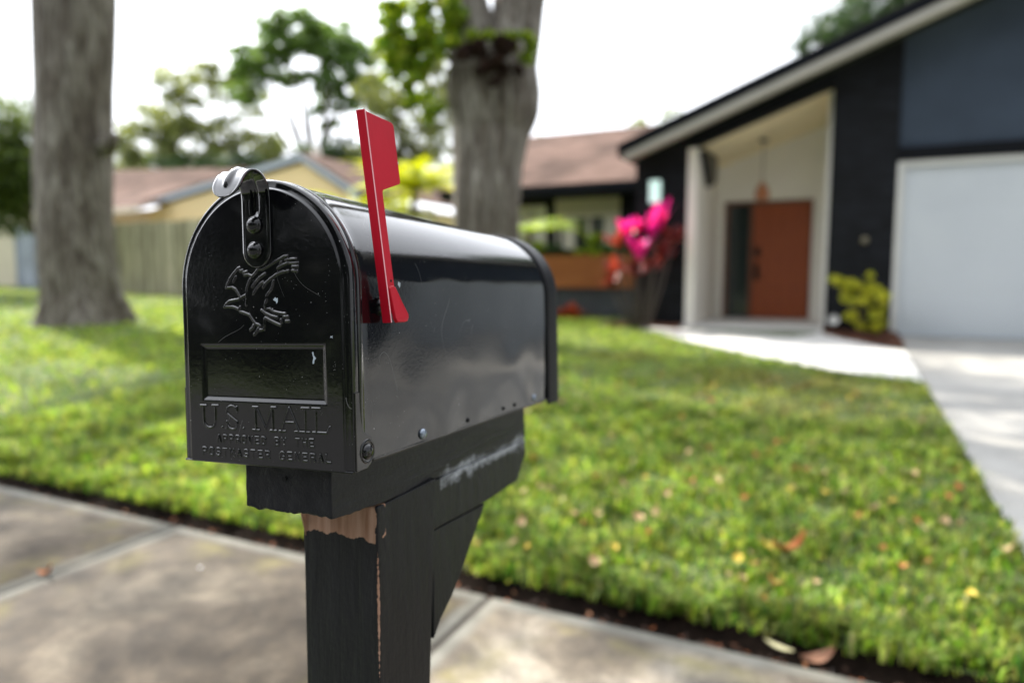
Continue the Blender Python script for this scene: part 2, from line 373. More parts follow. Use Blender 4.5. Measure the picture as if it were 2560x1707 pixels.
# grass blades
grassm = leafmat('grass_blades', [(.05, .12, .014), (.11, .22, .022), (.21, .31, .04), (.29, .37, .065), (.40, .41, .15), (.09, .20, .022), (.38, .32, .13), (.035, .10, .03), (.07, .18, .015)], .5, .4)
def dry_patches(m_):
    t_ = m_.node_tree; b_ = t_.nodes['Principled BSDF']; tc_ = t_.nodes.new('ShaderNodeTexCoord')
    src = b_.inputs['Base Color'].links[0].from_socket; cur = src
    for (cx_, cy_, rad_, col_) in ((-.45, 6.5, 1.15, (.20, .12, .06)), (-.15, 5.5, .9, (.50, .46, .24)), (-2.2, 7.4, .7, (.34, .30, .12))):
        mp_ = t_.nodes.new('ShaderNodeVectorMath'); mp_.operation = 'SUBTRACT'; mp_.inputs[1].default_value = (cx_, cy_, .15); t_.links.new(tc_.outputs['Object'], mp_.inputs[0])
        s_ = t_.nodes.new('ShaderNodeVectorMath'); s_.operation = 'MULTIPLY'; s_.inputs[1].default_value = (.75, 1.5, 0); t_.links.new(mp_.outputs[0], s_.inputs[0])
        l_ = t_.nodes.new('ShaderNodeVectorMath'); l_.operation = 'LENGTH'; t_.links.new(s_.outputs[0], l_.inputs[0])
        nn = t_.nodes.new('ShaderNodeTexNoise'); nn.inputs['Scale'].default_value = 3; nn.inputs['Detail'].default_value = 5; t_.links.new(tc_.outputs['Object'], nn.inputs['Vector'])
        ad = t_.nodes.new('ShaderNodeMath'); ad.operation = 'ADD'; t_.links.new(l_.outputs['Value'], ad.inputs[0]); t_.links.new(nn.outputs[0], ad.inputs[1])
        mr = t_.nodes.new('ShaderNodeMapRange'); mr.inputs[1].default_value = .55 + rad_; mr.inputs[2].default_value = .35; mr.inputs[3].default_value = 0; mr.inputs[4].default_value = .7; t_.links.new(ad.outputs[0], mr.inputs[0])
        mx = t_.nodes.new('ShaderNodeMixRGB'); mx.inputs[2].default_value = (*col_, 1); t_.links.new(mr.outputs[0], mx.inputs[0]); t_.links.new(cur, mx.inputs[1]); cur = mx.outputs[0]
    for sc_, lo_, hi_ in ((24, .45, 1.7), (6.5, .68, 1.4)):
        nn = t_.nodes.new('ShaderNodeTexNoise'); nn.inputs['Scale'].default_value = sc_; nn.inputs['Detail'].default_value = 3; t_.links.new(tc_.outputs['Object'], nn.inputs['Vector'])
        mr = t_.nodes.new('ShaderNodeMapRange'); mr.inputs[1].default_value = .36; mr.inputs[2].default_value = .64; mr.inputs[3].default_value = lo_; mr.inputs[4].default_value = hi_; t_.links.new(nn.outputs[0], mr.inputs[0])
        vm = t_.nodes.new('ShaderNodeVectorMath'); vm.operation = 'SCALE'; t_.links.new(cur, vm.inputs[0]); t_.links.new(mr.outputs[0], vm.inputs['Scale']); cur = vm.outputs[0]
    t_.links.new(cur, b_.inputs['Base Color'])
    for nd in t_.nodes:
        if nd.type == 'MIX_RGB' and nd.blend_type == 'MULTIPLY': t_.links.new(cur, nd.inputs[1])
dry_patches(grassm)
def grass(name, N, x0, x1, y0, y1, hgt, wid, seed, power=1.0, label=''):
    r = np.random.default_rng(seed)
    x = r.uniform(x0, x1, N * 2); y = y0 + (y1 - y0) * r.uniform(0, 1, N * 2) ** power
    # denser and sparser tufts
    cl = np.sin(x * 7.1 + 2 * np.sin(y * 3.3)) * np.sin(y * 6.3 + 1.7 * np.sin(x * 2.9)) + .8 * np.sin(x * 17 + y * 11) * np.sin(y * 19 - x * 5)
    keep = r.uniform(-1.3, .9, N * 2) < cl * .8 + .35
    pe = np.interp(x, [p[0] for p in near], [p[1] for p in near], left=99)
    keep &= ~((x > -3.1) & (y > pe - .02)); keep &= ~((x > -9) & (y > 10.3 + .0 * x) & (x > -3.5))
    keep &= (y > 2.215 + .035 * np.sin(x * 13 + 2 * np.sin(x * 5.1)) + .025 * np.sin(x * 41)) | (r.uniform(0, 1, N * 2) < .10)
    keep &= ((x + 11.4) ** 2 + (y - 7.3) ** 2 > .75) & ((x + 4.28) ** 2 + (y - 8.15) ** 2 > .3)
    x, y, cl = x[keep][:N], y[keep][:N], cl[keep][:N]; N = len(x)
    z = .29 * np.clip((y - 2.06) / 8.4, 0, 1) + .022 * np.maximum(0, -x - 5) * np.clip((y - 2) / 5, 0, 1) + .005
    ang = r.uniform(0, 2 * np.pi, N); h = hgt * r.uniform(.3, 1.35, N) * (1 + .38 * cl); lean = r.uniform(.1, 1.0, N)
    dx, dy = np.cos(ang), np.sin(ang); wv = wid * r.uniform(.6, 1.2, N) / 2
    P = np.stack([x, y, z], 1); side = np.stack([-dy, dx, 0 * dx], 1) * wv[:, None]; d = np.stack([dx, dy, 0 * dx], 1)
    up = np.array([0, 0, 1.])
    mid = P + d * (lean * h * .25)[:, None] + up * (h * .6)[:, None]
    tip = P + d * (lean * h * .85)[:, None] + up * (h * (1.0 - .35 * lean))[:, None]
    V = np.stack([P - side, P + side, mid + side * .8, mid - side * .8, tip], 1).reshape(-1, 3)
    b = np.arange(N) * 5
    F = np.concatenate([np.stack([b, b + 1, b + 2], 1), np.stack([b, b + 2, b + 3], 1), np.stack([b + 3, b + 2, b + 4], 1)])
    return V, F
Vs = []; Fs = []; k = 0
for a in ((95000, -5.5, .66, 2.16, 5.2, .066, .012, 1, 1.1), (90000, -9, .66, 4.8, 10.6, .055, .009, 2, 1.0), (60000, -13, -4, 2.25, 13, .06, .012, 3, 1.0), (30000, -30, -8, 3, 13, .06, .022, 4, 1.0), (12000, -9, -3.6, 10.3, 12.9, .06, .012, 6, 1.0), (26000, -8, .66, 2.16, 2.33, .065, .006, 7, 1)):
    V, F = grass('', *a); Vs.append(V); Fs.append(F + k); k += len(V)
tag(mesh('grass', np.concatenate(Vs), np.concatenate(Fs), grassm), 'thick green lawn grass growing between the sidewalk and the houses', kind='stuff')

# fallen leaves: one modelled leaf, curled, copied one by one
def leaf_mesh(name, mat, L, W, curl):
    V = []; F = []; n_ = 7
    for i in range(n_):
        t = i / (n_ - 1); wv = W * math.sin(math.pi * min(1, t * .92 + .06)) ** .8
        for s_ in (-1, 0, 1): V.append(((t - .5) * L, s_ * wv / 2, curl * ((t - .5) ** 2 * 3 + abs(s_) * .35) * L))
    for i in range(n_ - 1):
        for j in range(2): F.append((i * 3 + j, i * 3 + j + 1, i * 3 + j + 4, i * 3 + j + 3))
    me = bpy.data.meshes.new(name); me.from_pydata(V, [], F); me.materials.append(mat)
    return me
lm = {'tan': plain('dry_leaf_tan', (.62, .44, .25), .6, .3, 30), 'rust': plain('dry_leaf_rust', (.52, .20, .06), .6, .3, 30), 'gold': plain('dry_leaf_gold', (.75, .55, .08), .6, .3, 30)}
lmesh = [(leaf_mesh('leaf_tan', lm['tan'], .05, .032, .5), 'dry tan leaf lying curled on the green lawn', 'tan leaves on the lawn'), (leaf_mesh('leaf_rust', lm['rust'], .052, .028, .5), 'rust brown leaf lying curled on the green lawn', 'rust leaves on the lawn'), (leaf_mesh('leaf_gold', lm['gold'], .045, .03, .4), 'golden yellow leaf lying on the green lawn', 'yellow leaves on the lawn')]
random.seed(4)
def leafobj(me, x, y, z, s_, label, grp=None):
    o = bpy.data.objects.new('fallen_leaf', me); COL.objects.link(o); o.location = (x, y, z)
    o.rotation_euler = (random.uniform(-.5, .5), random.uniform(-.5, .5), random.uniform(0, 6.3)); o.scale = (s_,) * 3
    return tag(o, label, 'leaf', grp)
for i in range(210):
    y = 2.3 + 3.9 * random.random() ** 1.2; x = random.uniform(-1.6 - .35 * (y - 2), .6)
    me, lb, gp = lmesh[random.choices((0, 1, 2), (6, 4, 2))[0]]
    leafobj(me, x, y, ground_z(x, y) + random.uniform(.05, .075), random.uniform(.5, 1.2), lb, gp)
leafobj(leaf_mesh('long_leaf', lm['rust'], .15, .045, .5), -.14, 2.72, .075, 1, 'large orange brown leaf standing curled in the lawn near the sidewalk')
leafobj(leaf_mesh('pale_blade', plain('straw', (.34, .32, .18), .7), .11, .018, .1), -.13, 2.12, .01, 1, 'straw coloured flat leaf blade slanting over the dark soil edge')
leafobj(leaf_mesh('broad_leaf', plain('pale_brown', (.24, .12, .07), .7), .10, .04, .3), -.02, 2.12, .0, 1, 'broad pale brown leaf flat on the dark soil by the sidewalk')
leafobj(lm_j := leaf_mesh('joint_leaf', lm['rust'], .07, .03, .4), -2.632, 1.49, .01, 1, 'rust brown leaf caught in the sidewalk joint by the lower edge of the slab')
pb = MB().lathe((-2.177, 1.783, 0), [(.001, 0), (.007, .001), (.008, .004), (.005, .007), (.001, .008)], (0, 0, 1), 10).build('pebble', plain('white_pebble', (.8, .8, .78)), None, True, loc=(-2.177, 1.783, 0)); tag(pb, 'tiny white pebble lying on the stained sidewalk slab', 'pebble')
P = []
for i in range(420):
    x = random.uniform(-6, .9); P.append((x, 2.07 + abs(random.gauss(0, .03)), -.012 if True else .008 + random.random() * .01))
V, F = scatter_quads(np.array(P), .013, .5, 8, 2.2)
litter = NT('leaf_litter'); gi = litter.n('NewGeometry'); litter.set(col=litter.ramp(gi.outputs['Random Per Island'], [(0, (.015, .008, .005)), (.6, (.05, .02, .010)), (.88, (.30, .085, .02)), (1, (.40, .20, .10))]), rough=.8)
tag(mesh('leaf_litter', V, F, litter.m), 'small brown leaf scraps along the soil edge of the sidewalk', kind='stuff')
# ================================================================ THE MAILBOX
BR = Matrix(((0.997774743, -0.05182108, -0.04195399), (0.05380936, 0.99740948, 0.04773761), (0.03937149, -0.0498889, 0.99797845)))
BT = Vector((-0.42117247, 0.41053604, 0.96413211))
BRn = np.array(BR); BTn = np.array(BT)
def bx(V): return np.asarray(V, float).reshape(-1, 3) @ BRn.T + BTn      # box-local metres to world
W2, H, L = .0875, .2326, .482; ZC = H - W2
mail = thing('mailbox', (-.405, .53, 0), 'glossy black metal mailbox with raised red flag on a black painted wooden post', 'mailbox')

# --- door skin as a fine pressed-metal relief
EAG = [[(-34.4,146.3),(-33.0,149.2),(-30.1,153.7),(-25.7,158.1),(-21.0,161.9),(-19.3,162.3)],[(-19.7,161.1),(-18.8,159.4),(-16.5,160.2),(-15.6,158.1),(-11.7,158.9)],[(-14.4,156.1),(-10.8,156.5),(-6.4,154.8),(-3.1,157.2),(-0.5,160.0),(4.0,160.3)],[(4.6,160.0),(12.9,163.4),(21.0,166.9),(27.3,169.5),(30.0,169.4)],[(27.8,166.3),(32.6,166.8),(38.4,166.8)],[(32.2,163.7),(40.0,163.6)],[(34.5,160.9),(39.9,160.7)],[(34.1,157.8),(39.2,157.1)],[(19.9,160.4),(24.6,162.4),(29.8,163.8)],[(22.5,164.2),(23.7,165.1)],[(4.7,145.5),(7.0,148.4),(12.4,152.1),(18.1,155.1),(24.4,157.0),(30.5,157.7)],[(-5.7,140.6),(-2.3,144.7),(1.6,148.1),(4.8,149.9),(6.0,147.9)],[(-6.4,146.1),(-3.4,149.7),(1.2,153.5),(7.0,156.3)],[(-13.4,131.6),(-12.8,138.1),(-12.6,144.6),(-10.8,149.0),(-8.4,152.6)],[(-26.3,151.3),(-24.9,153.5),(-23.7,155.0)],[(-32.8,146.5),(-28.1,146.6),(-24.3,144.9),(-21.8,141.8),(-19.0,137.5),(-16.7,138.7),(-13.4,139.8)],[(-36.7,130.6),(-34.6,133.1),(-31.2,135.3),(-26.6,135.9),(-21.3,136.5)],[(-36.8,130.3),(-34.1,130.8),(-28.8,130.7),(-24.9,129.8),(-21.7,128.3),(-20.0,130.2)],[(-20.1,126.5),(-15.9,125.4),(-10.2,123.5),(-7.1,119.5),(-4.1,116.2),(-0.9,115.4),(0.6,114.2)],[(-6.4,115.0),(-7.1,113.2),(-9.7,111.3)],[(-1.7,112.4),(-3.0,110.0),(-6.0,107.5)],[(-0.1,111.2),(4.3,111.6),(4.8,115.9),(5.0,119.8),(6.3,121.0)],[(6.3,121.0),(11.2,118.7),(16.1,116.7),(21.0,114.9)],[(2.4,127.3),(6.4,124.7),(11.9,122.4),(18.1,121.1)],[(8.4,128.1),(10.9,128.1),(14.6,125.8),(20.7,124.5),(26.2,123.9)],[(24.6,121.5),(28.9,121.6)],[(26.6,118.0),(30.0,118.0)],[(21.8,119.3),(22.3,117.1)],[(15.5,150.5),(14.7,147.1),(12.7,143.3),(9.5,140.4),(7.9,138.5),(8.1,135.5),(6.4,132.6),(5.9,128.4)]]
def arcp(cx, cz, rx, rz, a0, a1, n_=9): return [(cx + rx * math.cos(R_(a0 + (a1 - a0) * i / n_)), cz + rz * math.sin(R_(a0 + (a1 - a0) * i / n_))) for i in range(n_ + 1)]
BIG = [[(-67, 47.6), (-60.5, 47.6)], [(-63.7, 47.6), (-63.7, 35.5)] + arcp(-57.2, 35.5, 6.5, 6.6, 180, 360) + [(-50.7, 47.9)], [(-54, 47.9), (-47.3, 47.9)], [(-43.6, 30.2), (-43.2, 30.2)],
       arcp(-32.6, 43.3, 5.6, 5.0, 25, 200) + [(-36, 40.6), (-29.5, 36.6)] + arcp(-32.4, 33.6, 5.6, 4.9, 20, -160), [(-38.2, 35), (-38.2, 29.2)], [(-26.9, 47.6), (-26.9, 43)], [(-20.6, 30), (-20.2, 30)],
       [(-10, 48.1), (-4.5, 48.1)], [(-7.4, 48.1), (-7, 29.4)], [(-10.4, 29.3), (-3.5, 29.3)], [(-6, 47.5), (3, 30.5)], [(3, 30.5), (10.3, 47.6)], [(10.4, 48.2), (10.8, 29.6)], [(9.4, 48.4), (14, 48.4)], [(7.6, 29.5), (14, 29.5)],
       [(27.4, 48.8), (19.4, 30)], [(27.4, 48.8), (36.6, 30)], [(22.5, 37), (33, 37)], [(16.8, 29.6), (23, 29.6)], [(32.6, 29.8), (39, 29.8)],
       [(39.6, 48.8), (47, 48.8)], [(43.2, 48.8), (43.2, 29.9)], [(39.6, 29.8), (47, 29.8)], [(50, 49), (57.6, 49)], [(53.5, 49), (53.5, 30)], [(50, 29.9), (63.6, 30.1), (66.6, 35)]]
GL = {'A': [[(0, 0), (.5, 1), (1, 0)], [(.2, .38), (.8, .38)]], 'P': [[(0, 0), (0, 1), (.75, 1), (1, .85), (1, .62), (.75, .48), (0, .48)]], 'R': [[(0, 0), (0, 1), (.75, 1), (1, .85), (1, .62), (.75, .48), (0, .48)], [(.5, .48), (1, 0)]],
      'O': [[(.25, 0), (0, .2), (0, .8), (.25, 1), (.75, 1), (1, .8), (1, .2), (.75, 0), (.25, 0)]], 'V': [[(0, 1), (.5, 0), (1, 1)]], 'E': [[(1, 0), (0, 0), (0, 1), (1, 1)], [(0, .5), (.8, .5)]], 'D': [[(0, 0), (0, 1), (.65, 1), (1, .75), (1, .25), (.65, 0), (0, 0)]],
      'B': [[(0, 0), (0, 1), (.7, 1), (.95, .85), (.95, .65), (.7, .52), (0, .52)], [(.7, .52), (1, .38), (1, .14), (.75, 0), (0, 0)]], 'Y': [[(0, 1), (.5, .5), (1, 1)], [(.5, .5), (.5, 0)]], 'T': [[(0, 1), (1, 1)], [(.5, 1), (.5, 0)]], 'H': [[(0, 0), (0, 1)], [(1, 0), (1, 1)], [(0, .5), (1, .5)]],
      'S': [[(1, .85), (.75, 1), (.25, 1), (0, .8), (0, .62), (.25, .5), (.75, .5), (1, .36), (1, .16), (.75, 0), (.25, 0), (0, .15)]], 'M': [[(0, 0), (0, 1), (.5, .35), (1, 1), (1, 0)]], 'G': [[(1, .85), (.75, 1), (.25, 1), (0, .8), (0, .2), (.25, 0), (.75, 0), (1, .2), (1, .45), (.6, .45)]], 'N': [[(0, 0), (0, 1), (1, 0), (1, 1)]], 'L': [[(0, 1), (0, 0), (1, 0)]]}
def textline(s_, x0, x1, z0, z1, hh):
    out = []; p = (x1 - x0) / (len(s_) - .45)
    for i, ch in enumerate(s_):
        for st in GL.get(ch, []): out.append([(x0 + i * p + a * p * .56, z0 + (z1 - z0) * i / len(s_) + b * hh) for a, b in st])
    return out
SMALL = textline('APPROVED BY THE', -49.5, 50.5, 17.4, 18.6, 5.8) + textline('POSTMASTER GENERAL', -66, 66.5, 5.8, 7.2, 5.9)
res = .00045
gx = np.arange(-.0790, .0791, res); gz_ = np.arange(.0005, .2260, res)
GX, GZ = np.meshgrid(gx, gz_)
def strokes(lines, hw, hgt):
    D = np.full(GX.shape, 1e9)
    for l_ in lines:
        for (x1, z1), (x2, z2) in zip(l_, l_[1:]):
            x1, z1, x2, z2 = x1 / 1e3, z1 / 1e3, x2 / 1e3, z2 / 1e3
            i0, i1 = np.searchsorted(gx, [min(x1, x2) - .004, max(x1, x2) + .004]); j0, j1 = np.searchsorted(gz_, [min(z1, z2) - .004, max(z1, z2) + .004])
            X_, Z_ = GX[j0:j1, i0:i1], GZ[j0:j1, i0:i1]; dx, dz = x2 - x1, z2 - z1; l2 = dx * dx + dz * dz + 1e-12
            t = np.clip(((X_ - x1) * dx + (Z_ - z1) * dz) / l2, 0, 1)
            D[j0:j1, i0:i1] = np.minimum(D[j0:j1, i0:i1], np.hypot(X_ - x1 - t * dx, Z_ - z1 - t * dz))
    q = np.clip(D / hw, 0, 1); return hgt * (np.cos(q * np.pi) * .5 + .5), D < hw
he, me_ = strokes(EAG, .0013, .0010); hb, mb_ = strokes(BIG, .00125, .0009); hs, ms_ = strokes(SMALL, .0010, .0008)
height = np.maximum(np.maximum(he, hb), hs)
# recessed number plate with sloping sides
def sstep(a): a = np.clip(a, 0, 1); return a * a * (3 - 2 * a)
dxp = .0650 - np.abs(GX - .0); dzp = np.minimum(GZ - .0515, .1000 - GZ)
height -= .0019 * sstep(np.minimum(dxp / .0050, dzp / .0044))
# faint round dent of the pressing and softly uneven sheet
height += .00010 * np.sin(GX * 60 + 1) * np.sin(GZ * 47) + .0003 * np.exp(-((GX - .0) ** 2 + (GZ - .1) ** 2) / .003)
INS = .0085; hw_ = W2 - INS
rr = np.hypot(GX, GZ - ZC); up = GZ > ZC
inside = np.where(up, rr <= hw_, np.abs(GX) <= hw_)
PX, PZ = GX.copy(), GZ.copy()
msk = up & (rr > hw_); PX[msk] = GX[msk] / rr[msk] * hw_; PZ[msk] = ZC + (GZ[msk] - ZC) / rr[msk] * hw_
PX = np.clip(PX, -hw_, hw_)
edge = np.where(up, hw_ - rr, hw_ - np.abs(GX)); edge = np.minimum(edge, .02)
VV = np.stack([PX, -height - .0001, PZ], -1).reshape(-1, 3)
ny, nx = GX.shape; idx = np.arange(ny * nx).reshape(ny, nx)
Q = np.stack([idx[:-1, :-1], idx[:-1, 1:], idx[1:, 1:], idx[1:, :-1]], -1).reshape(-1, 4)
insf = inside.reshape(-1)[Q].any(1); Q = Q[insf]
fe = me_.reshape(-1)[Q].all(1); fl = (mb_ | ms_).reshape(-1)[Q].all(1)
def sub(name, sel, parent, mat):
    q = Q[sel]; uq, inv_ = np.unique(q, return_inverse=True)
    return mesh(name, bx(VV[uq]), inv_.reshape(-1, 4), mat, parent, smooth=True)
# door: panel plus the rounded rim, flange and hinge ears
def outline(off, n_=40, z0=.0, zst=7):
    h_ = W2 - off
    P_ = [(-h_, z0 + (ZC - z0) * i / zst) for i in range(zst)]
    P_ += [(-h_ * math.cos(math.pi * i / n_), ZC + h_ * math.sin(math.pi * i / n_)) for i in range(n_ + 1)]
    P_ += [(h_, ZC - (ZC - z0) * (i + 1) / zst) for i in range(zst)]
    return P_
def sweep(prof, z0=0., n_=48, zst=8, zfun=None, xdisp=None):
    """prof: (inset, y); sweeps a profile around the arch outline"""
    V_ = []; F_ = []; k_ = None
    for off, y in prof:
        P_ = outline(off, n_, z0, zst); k_ = len(P_)
        for x, z in P_:
            if xdisp: x, z = xdisp(x, y, z)
            V_.append((x, y, z))
    for i in range(len(prof) - 1):
        for j in range(k_ - 1): F_.append((i * k_ + j, i * k_ + j + 1, (i + 1) * k_ + j + 1, (i + 1) * k_ + j))
    return V_, F_
V1, F1 = sweep([(INS, -.0001), (.0079, .0001), (.0074, .0007), (.0069, .0013), (.0062, .0016), (.0030, .0017), (.0018, .0018), (.0009, .0024), (.0003, .0035), (0, .0050), (0, .0085), (.0002, .0092), (.0012, .0093), (.0016, .0088)], 0, 64, 14)
sel = ~(fe | fl); q = Q[sel]; uq, inv_ = np.unique(q, return_inverse=True); kk = len(uq)
Vd = np.concatenate([VV[uq], np.array(V1)]); Fd = np.concatenate([inv_.reshape(-1, 4), np.array(F1) + kk])
door = mesh('door', bx(Vd), Fd, M['enamel'], mail, smooth=True)
tag(door, 'glossy black pressed metal mailbox door')
sub('eagle_emblem', fe, door, M['enamel']); sub('lettering', fl, door, M['enamel'])
# bottom hem of the door and the two ears with their hinge rivets
hem = MB().tube([(-.0868, .0008, .0002), (.0868, .0008, .0002)], .0009, 8); hem.V = bx(hem.V).tolist(); hem.build('bottom_hem', M['enamel_clean'], door, True)
earp = [(.0030, .0003), (.0170, .0006), (.0225, .0035), (.0262, .0085), (.0278, .0145), (.0268, .0205), (.0235, .0248), (.0185, .0272), (.0145, .0295), (.0118, .0335), (.0100, .0400), (.0090, .0500), (.0088, .0620), (.0030, .0620)]
for sg in (1, -1):
    mb = MB().prism(earp, sg * (W2 - .0004), sg * (W2 + .0010), 0); mb.V = bx(mb.V).tolist(); mb.build('hinge_ear', M['enamel_clean'], door, bevel=.0005)
    mb = MB().lathe((sg * (W2 + .0008), .0172, .0140), [(.0098, .0002), (.0088, .0014), (.0078, .0004), (.0066, -.0006)], (sg, 0, 0), 28)
    mb.lathe((sg * (W2 + .0008), .0172, .0140), [(.0066, -.0002), (.0060, .0018), (.0045, .0032), (.0022, .0040), (.0003, .0042)], (sg, 0, 0), 24); mb.V = bx(mb.V).tolist()
    mb.build('hinge_rivet', M['enamel_clean'], door, True)
# latch strap curling forward over the top
prof = [(-.0022, z) for z in np.linspace(.1605, .2150, 22)] + [(-.0024, .2190), (-.0033, .2235), (-.0055, .2280), (-.0090, .2318), (-.0135, .2342), (-.0185, .2350), (-.0235, .2338), (-.0278, .2308), (-.0312, .2265), (-.0338, .2220), (-.0358, .2175), (-.0378, .2128), (-.0385, .2112)]
prof = [(y if y > -.003 else -.003 + (y + .003) * .88, z if z < .218 else .218 + (z - .218) * .95) for y, z in prof]
S_ = [0]
for a, b in zip(prof, prof[1:]): S_.append(S_[-1] + math.hypot(b[0] - a[0], b[1] - a[1]))
fine = np.linspace(0, S_[-1], 90); PYf = np.interp(fine, S_, [p[0] for p in prof]); PZf = np.interp(fine, S_, [p[1] for p in prof])
for _ in range(3):
    PYf[1:-1] = (PYf[:-2] + 2 * PYf[1:-1] + PYf[2:]) / 4; PZf[1:-1] = (PZf[:-2] + 2 * PZf[1:-1] + PZf[2:]) / 4
hwS = .0141; V = []; F = []; nt_ = 25
for i, s_ in enumerate(fine):
    d0 = s_; d1 = S_[-1] - s_; wv = hwS
    for d_, r_ in ((d0, hwS), (d1, .0135)):
        if d_ < r_: wv = min(wv, hwS * math.sqrt(max(0.0004, 1 - (1 - d_ / r_) ** 2)))
    ty, tz = np.gradient(PYf)[i], np.gradient(PZf)[i]; ln = math.hypot(ty, tz); ny_, nz_ = -tz / ln, ty / ln   # outward normal (towards -y on the flat)
    for j in range(nt_):
        u_ = (j / (nt_ - 1) * 2 - 1); x = u_ * wv
        gr = .0026 * math.exp(-(x / .0027) ** 2) * min(1, max(0, (s_ - .040) / .006)) * min(1, max(0, (d1 - .008) / .006))
        rim = .0006 * (1 if abs(u_) > .86 else 0)
        h_ = -gr - rim * .35
        V.append((.0006 + x, PYf[i] + ny_ * h_, PZf[i] + .0006 + nz_ * h_))
for i in range(89):
    for j in range(nt_ - 1): F.append((i * nt_ + j, (i + 1) * nt_ + j, (i + 1) * nt_ + j + 1, i * nt_ + j + 1))
latch = mesh('latch_strap', bx(V), F, M['latch'], door, smooth=True)
md = latch.modifiers.new('thick', 'SOLIDIFY'); md.thickness = .0017; md.offset = 1
for z in (.1952, .1752):
    mb = MB().lathe((-.0002, -.0039, z), [(.0070, -.001), (.0070, .0002), (.0060, .0006), (.0056, .0014), (.0046, .0028), (.0030, .0037), (.0012, .0041), (.0001, .0042)], (0, -1, 0), 28)
    mb.V = bx(mb.V).tolist(); mb.build('latch_rivet', M['enamel_clean'], door, True)
def chip(name_parent, pts, plane, val, th=.00025):
    ax = {'x': 0, 'y': 1}[plane]; mb = MB().prism(pts, val, val + (th if plane == 'x' else -th), ax); mb.V = bx(mb.V).tolist()
    mb.build('paint_chip', M['chip'], name_parent)
chip(door, [(.0145, .1350), (.0165, .1372), (.0175, .1362), (.0192, .1366), (.0190, .1335), (.0180, .1318), (.0172, .1336)], 'y', -.0001)
chip(door, [(.0500, .0930), (.0512, .0935), (.0518, .0905), (.0538, .0882), (.0522, .0868), (.0518, .0842), (.0504, .0838), (.0505, .0860), (.0512, .0885)], 'y', .0016)
chip(door, [(.0698, .1058), (.0706, .1055), (.0716, .1062), (.0711, .1052), (.0714, .1040), (.0703, .1047), (.0692, .1044)], 'y', -.0002)

# --- body: arched tube with a stiffening bead, softly dented sides
def dent(x, y, z):
    if y < .03: return x, z
    side = 1 if x > 0 else -1
    a = min(1, (y - .03) / .03)
    if z < ZC + .01 and abs(x) > .05:
        lo = max(0, 1 - z / .10)
        f_ = .0006 * noise.noise((y * 14, z * 20, 3)) + .0030 * lo * lo * noise.noise((y * 17, z * 15, 7)) + .0007 * math.sin(z * 30) * noise.noise((y * 6, 0, 1))
        x += side * a * f_
    return x, z
ysb = list(np.linspace(.031, .445, 110))
V1, F1 = sweep([(.0022, .0040), (.0020, .0100), (.0002, .0105), (-.0004, .0120), (-.0002, .0150), (.0006, .0164), (.0012, .0172), (.0014, .0185), (.0014, .0262)] + [(.0014, y) for y in ysb], .0045, 72, 30, None, dent)
body = mesh('body', bx(V1), F1, M['enamel_side'], mail, smooth=True)
tag(body, 'glossy black rounded mailbox body')
mb = MB().box(-.0855, .0855, .004, .450, .0060, .0085); mb.V = bx(mb.V).tolist(); mb.build('floor_pan', M['enamel_clean'], body)
for sg in (1, -1):      # folded bottom lip
    mb = MB().tube([(sg * .0862, y, .0048 - .00002 * 0) for y in np.linspace(.028, .445, 30)], .0012, 8); mb.V = bx(mb.V).tolist(); mb.build('bottom_lip', plain('dusty_black', (.05, .045, .038), .6), body, True)
    for y, big in ((.1085, 1), (.3935, 1)):
        mb = MB().lathe((sg * (W2 - .0016), y, .0128), [(.0052, 0), (.0050, .0012), (.0038, .0026), (.0018, .0034), (.0002, .0036)], (sg, 0, 0), 20); mb.V = bx(mb.V).tolist(); mb.build('side_screw', M['zinc'], body, True)
    for y in (.1535, .2018, .2955, .3300):
        mb = MB().lathe((sg * (W2 - .0012), y, .0118), [(.0022, -.002), (.0024, .0004), (.0016, .0005), (.0015, -.001), (.0001, -.001)], (sg, 0, 0), 14); mb.V = bx(mb.V).tolist(); mb.build('side_hole', M['hole'], body, True)
chip(body, [(.0715, .1485), (.0725, .1502), (.0738, .1490), (.0752, .1492), (.0750, .1462), (.0738, .1448), (.0728, .1462), (.0712, .1470)], 'x', W2 - .0012)
V1, F1 = sweep([(.0016, .4440), (-.0002, .4445), (-.0012, .4455), (-.0016, .4470), (-.0018, .4790), (-.0020, .4830), (.001, .4850), (.010, .4860), (.011, .4840), (.05, .4840), (.0874, .4840)], -.0015, 64, 12)
tag(mesh('rear_cap', bx(V1), F1, M['cap'], body, smooth=True), 'black rear cap rim')
mb = MB().lathe((.0125, .0060, .2270), [(.0032, 0), (.0030, .0008), (.0018, .0016), (.0002, .0018)], (.3, -.35, .85), 12); mb.V = bx(mb.V).tolist(); mb.build('latch_dimple', M['chip'], body, True)

# --- flag
fx = W2 + .0105
poly = [(.0098, .2772), (.0475, .2772), (.0500, .2762), (.0512, .2740), (.0592, .2318), (.0590, .2302), (.0575, .2292), (.0348, .2212), (.0330, .2200), (.0325, .2180), (.0465, .1440), (.0394, .1160), (.0390, .1150)]
flag = MB().prism(poly, fx - .0006, fx + .0006, 0); flag.V = bx(flag.V).tolist(); flag = flag.build('flag', M['red'], mail, bevel=.0003)
tag(flag, 'raised red metal mailbox flag')
def fl_(y0, z0, y1, z1, t=.0012): return [(y0, z0), (y1, z1), (y1 - t, z1), (y0 - t, z0)]
fr = fl_(.0394, .1150, .0096, .2778)
mb = MB().prism(fr, fx - .0062, fx + .0018, 0); mb.V = bx(mb.V).tolist(); mb.build('flag_flange', M['red'], flag, bevel=.0003)
mb = MB().prism(fl_(.03955, .1153, .00955, .2772, .0013), fx + .0018, fx + .00205, 0); mb.V = bx(mb.V).tolist(); mb.build('flange_edge', M['red_edge'], flag)
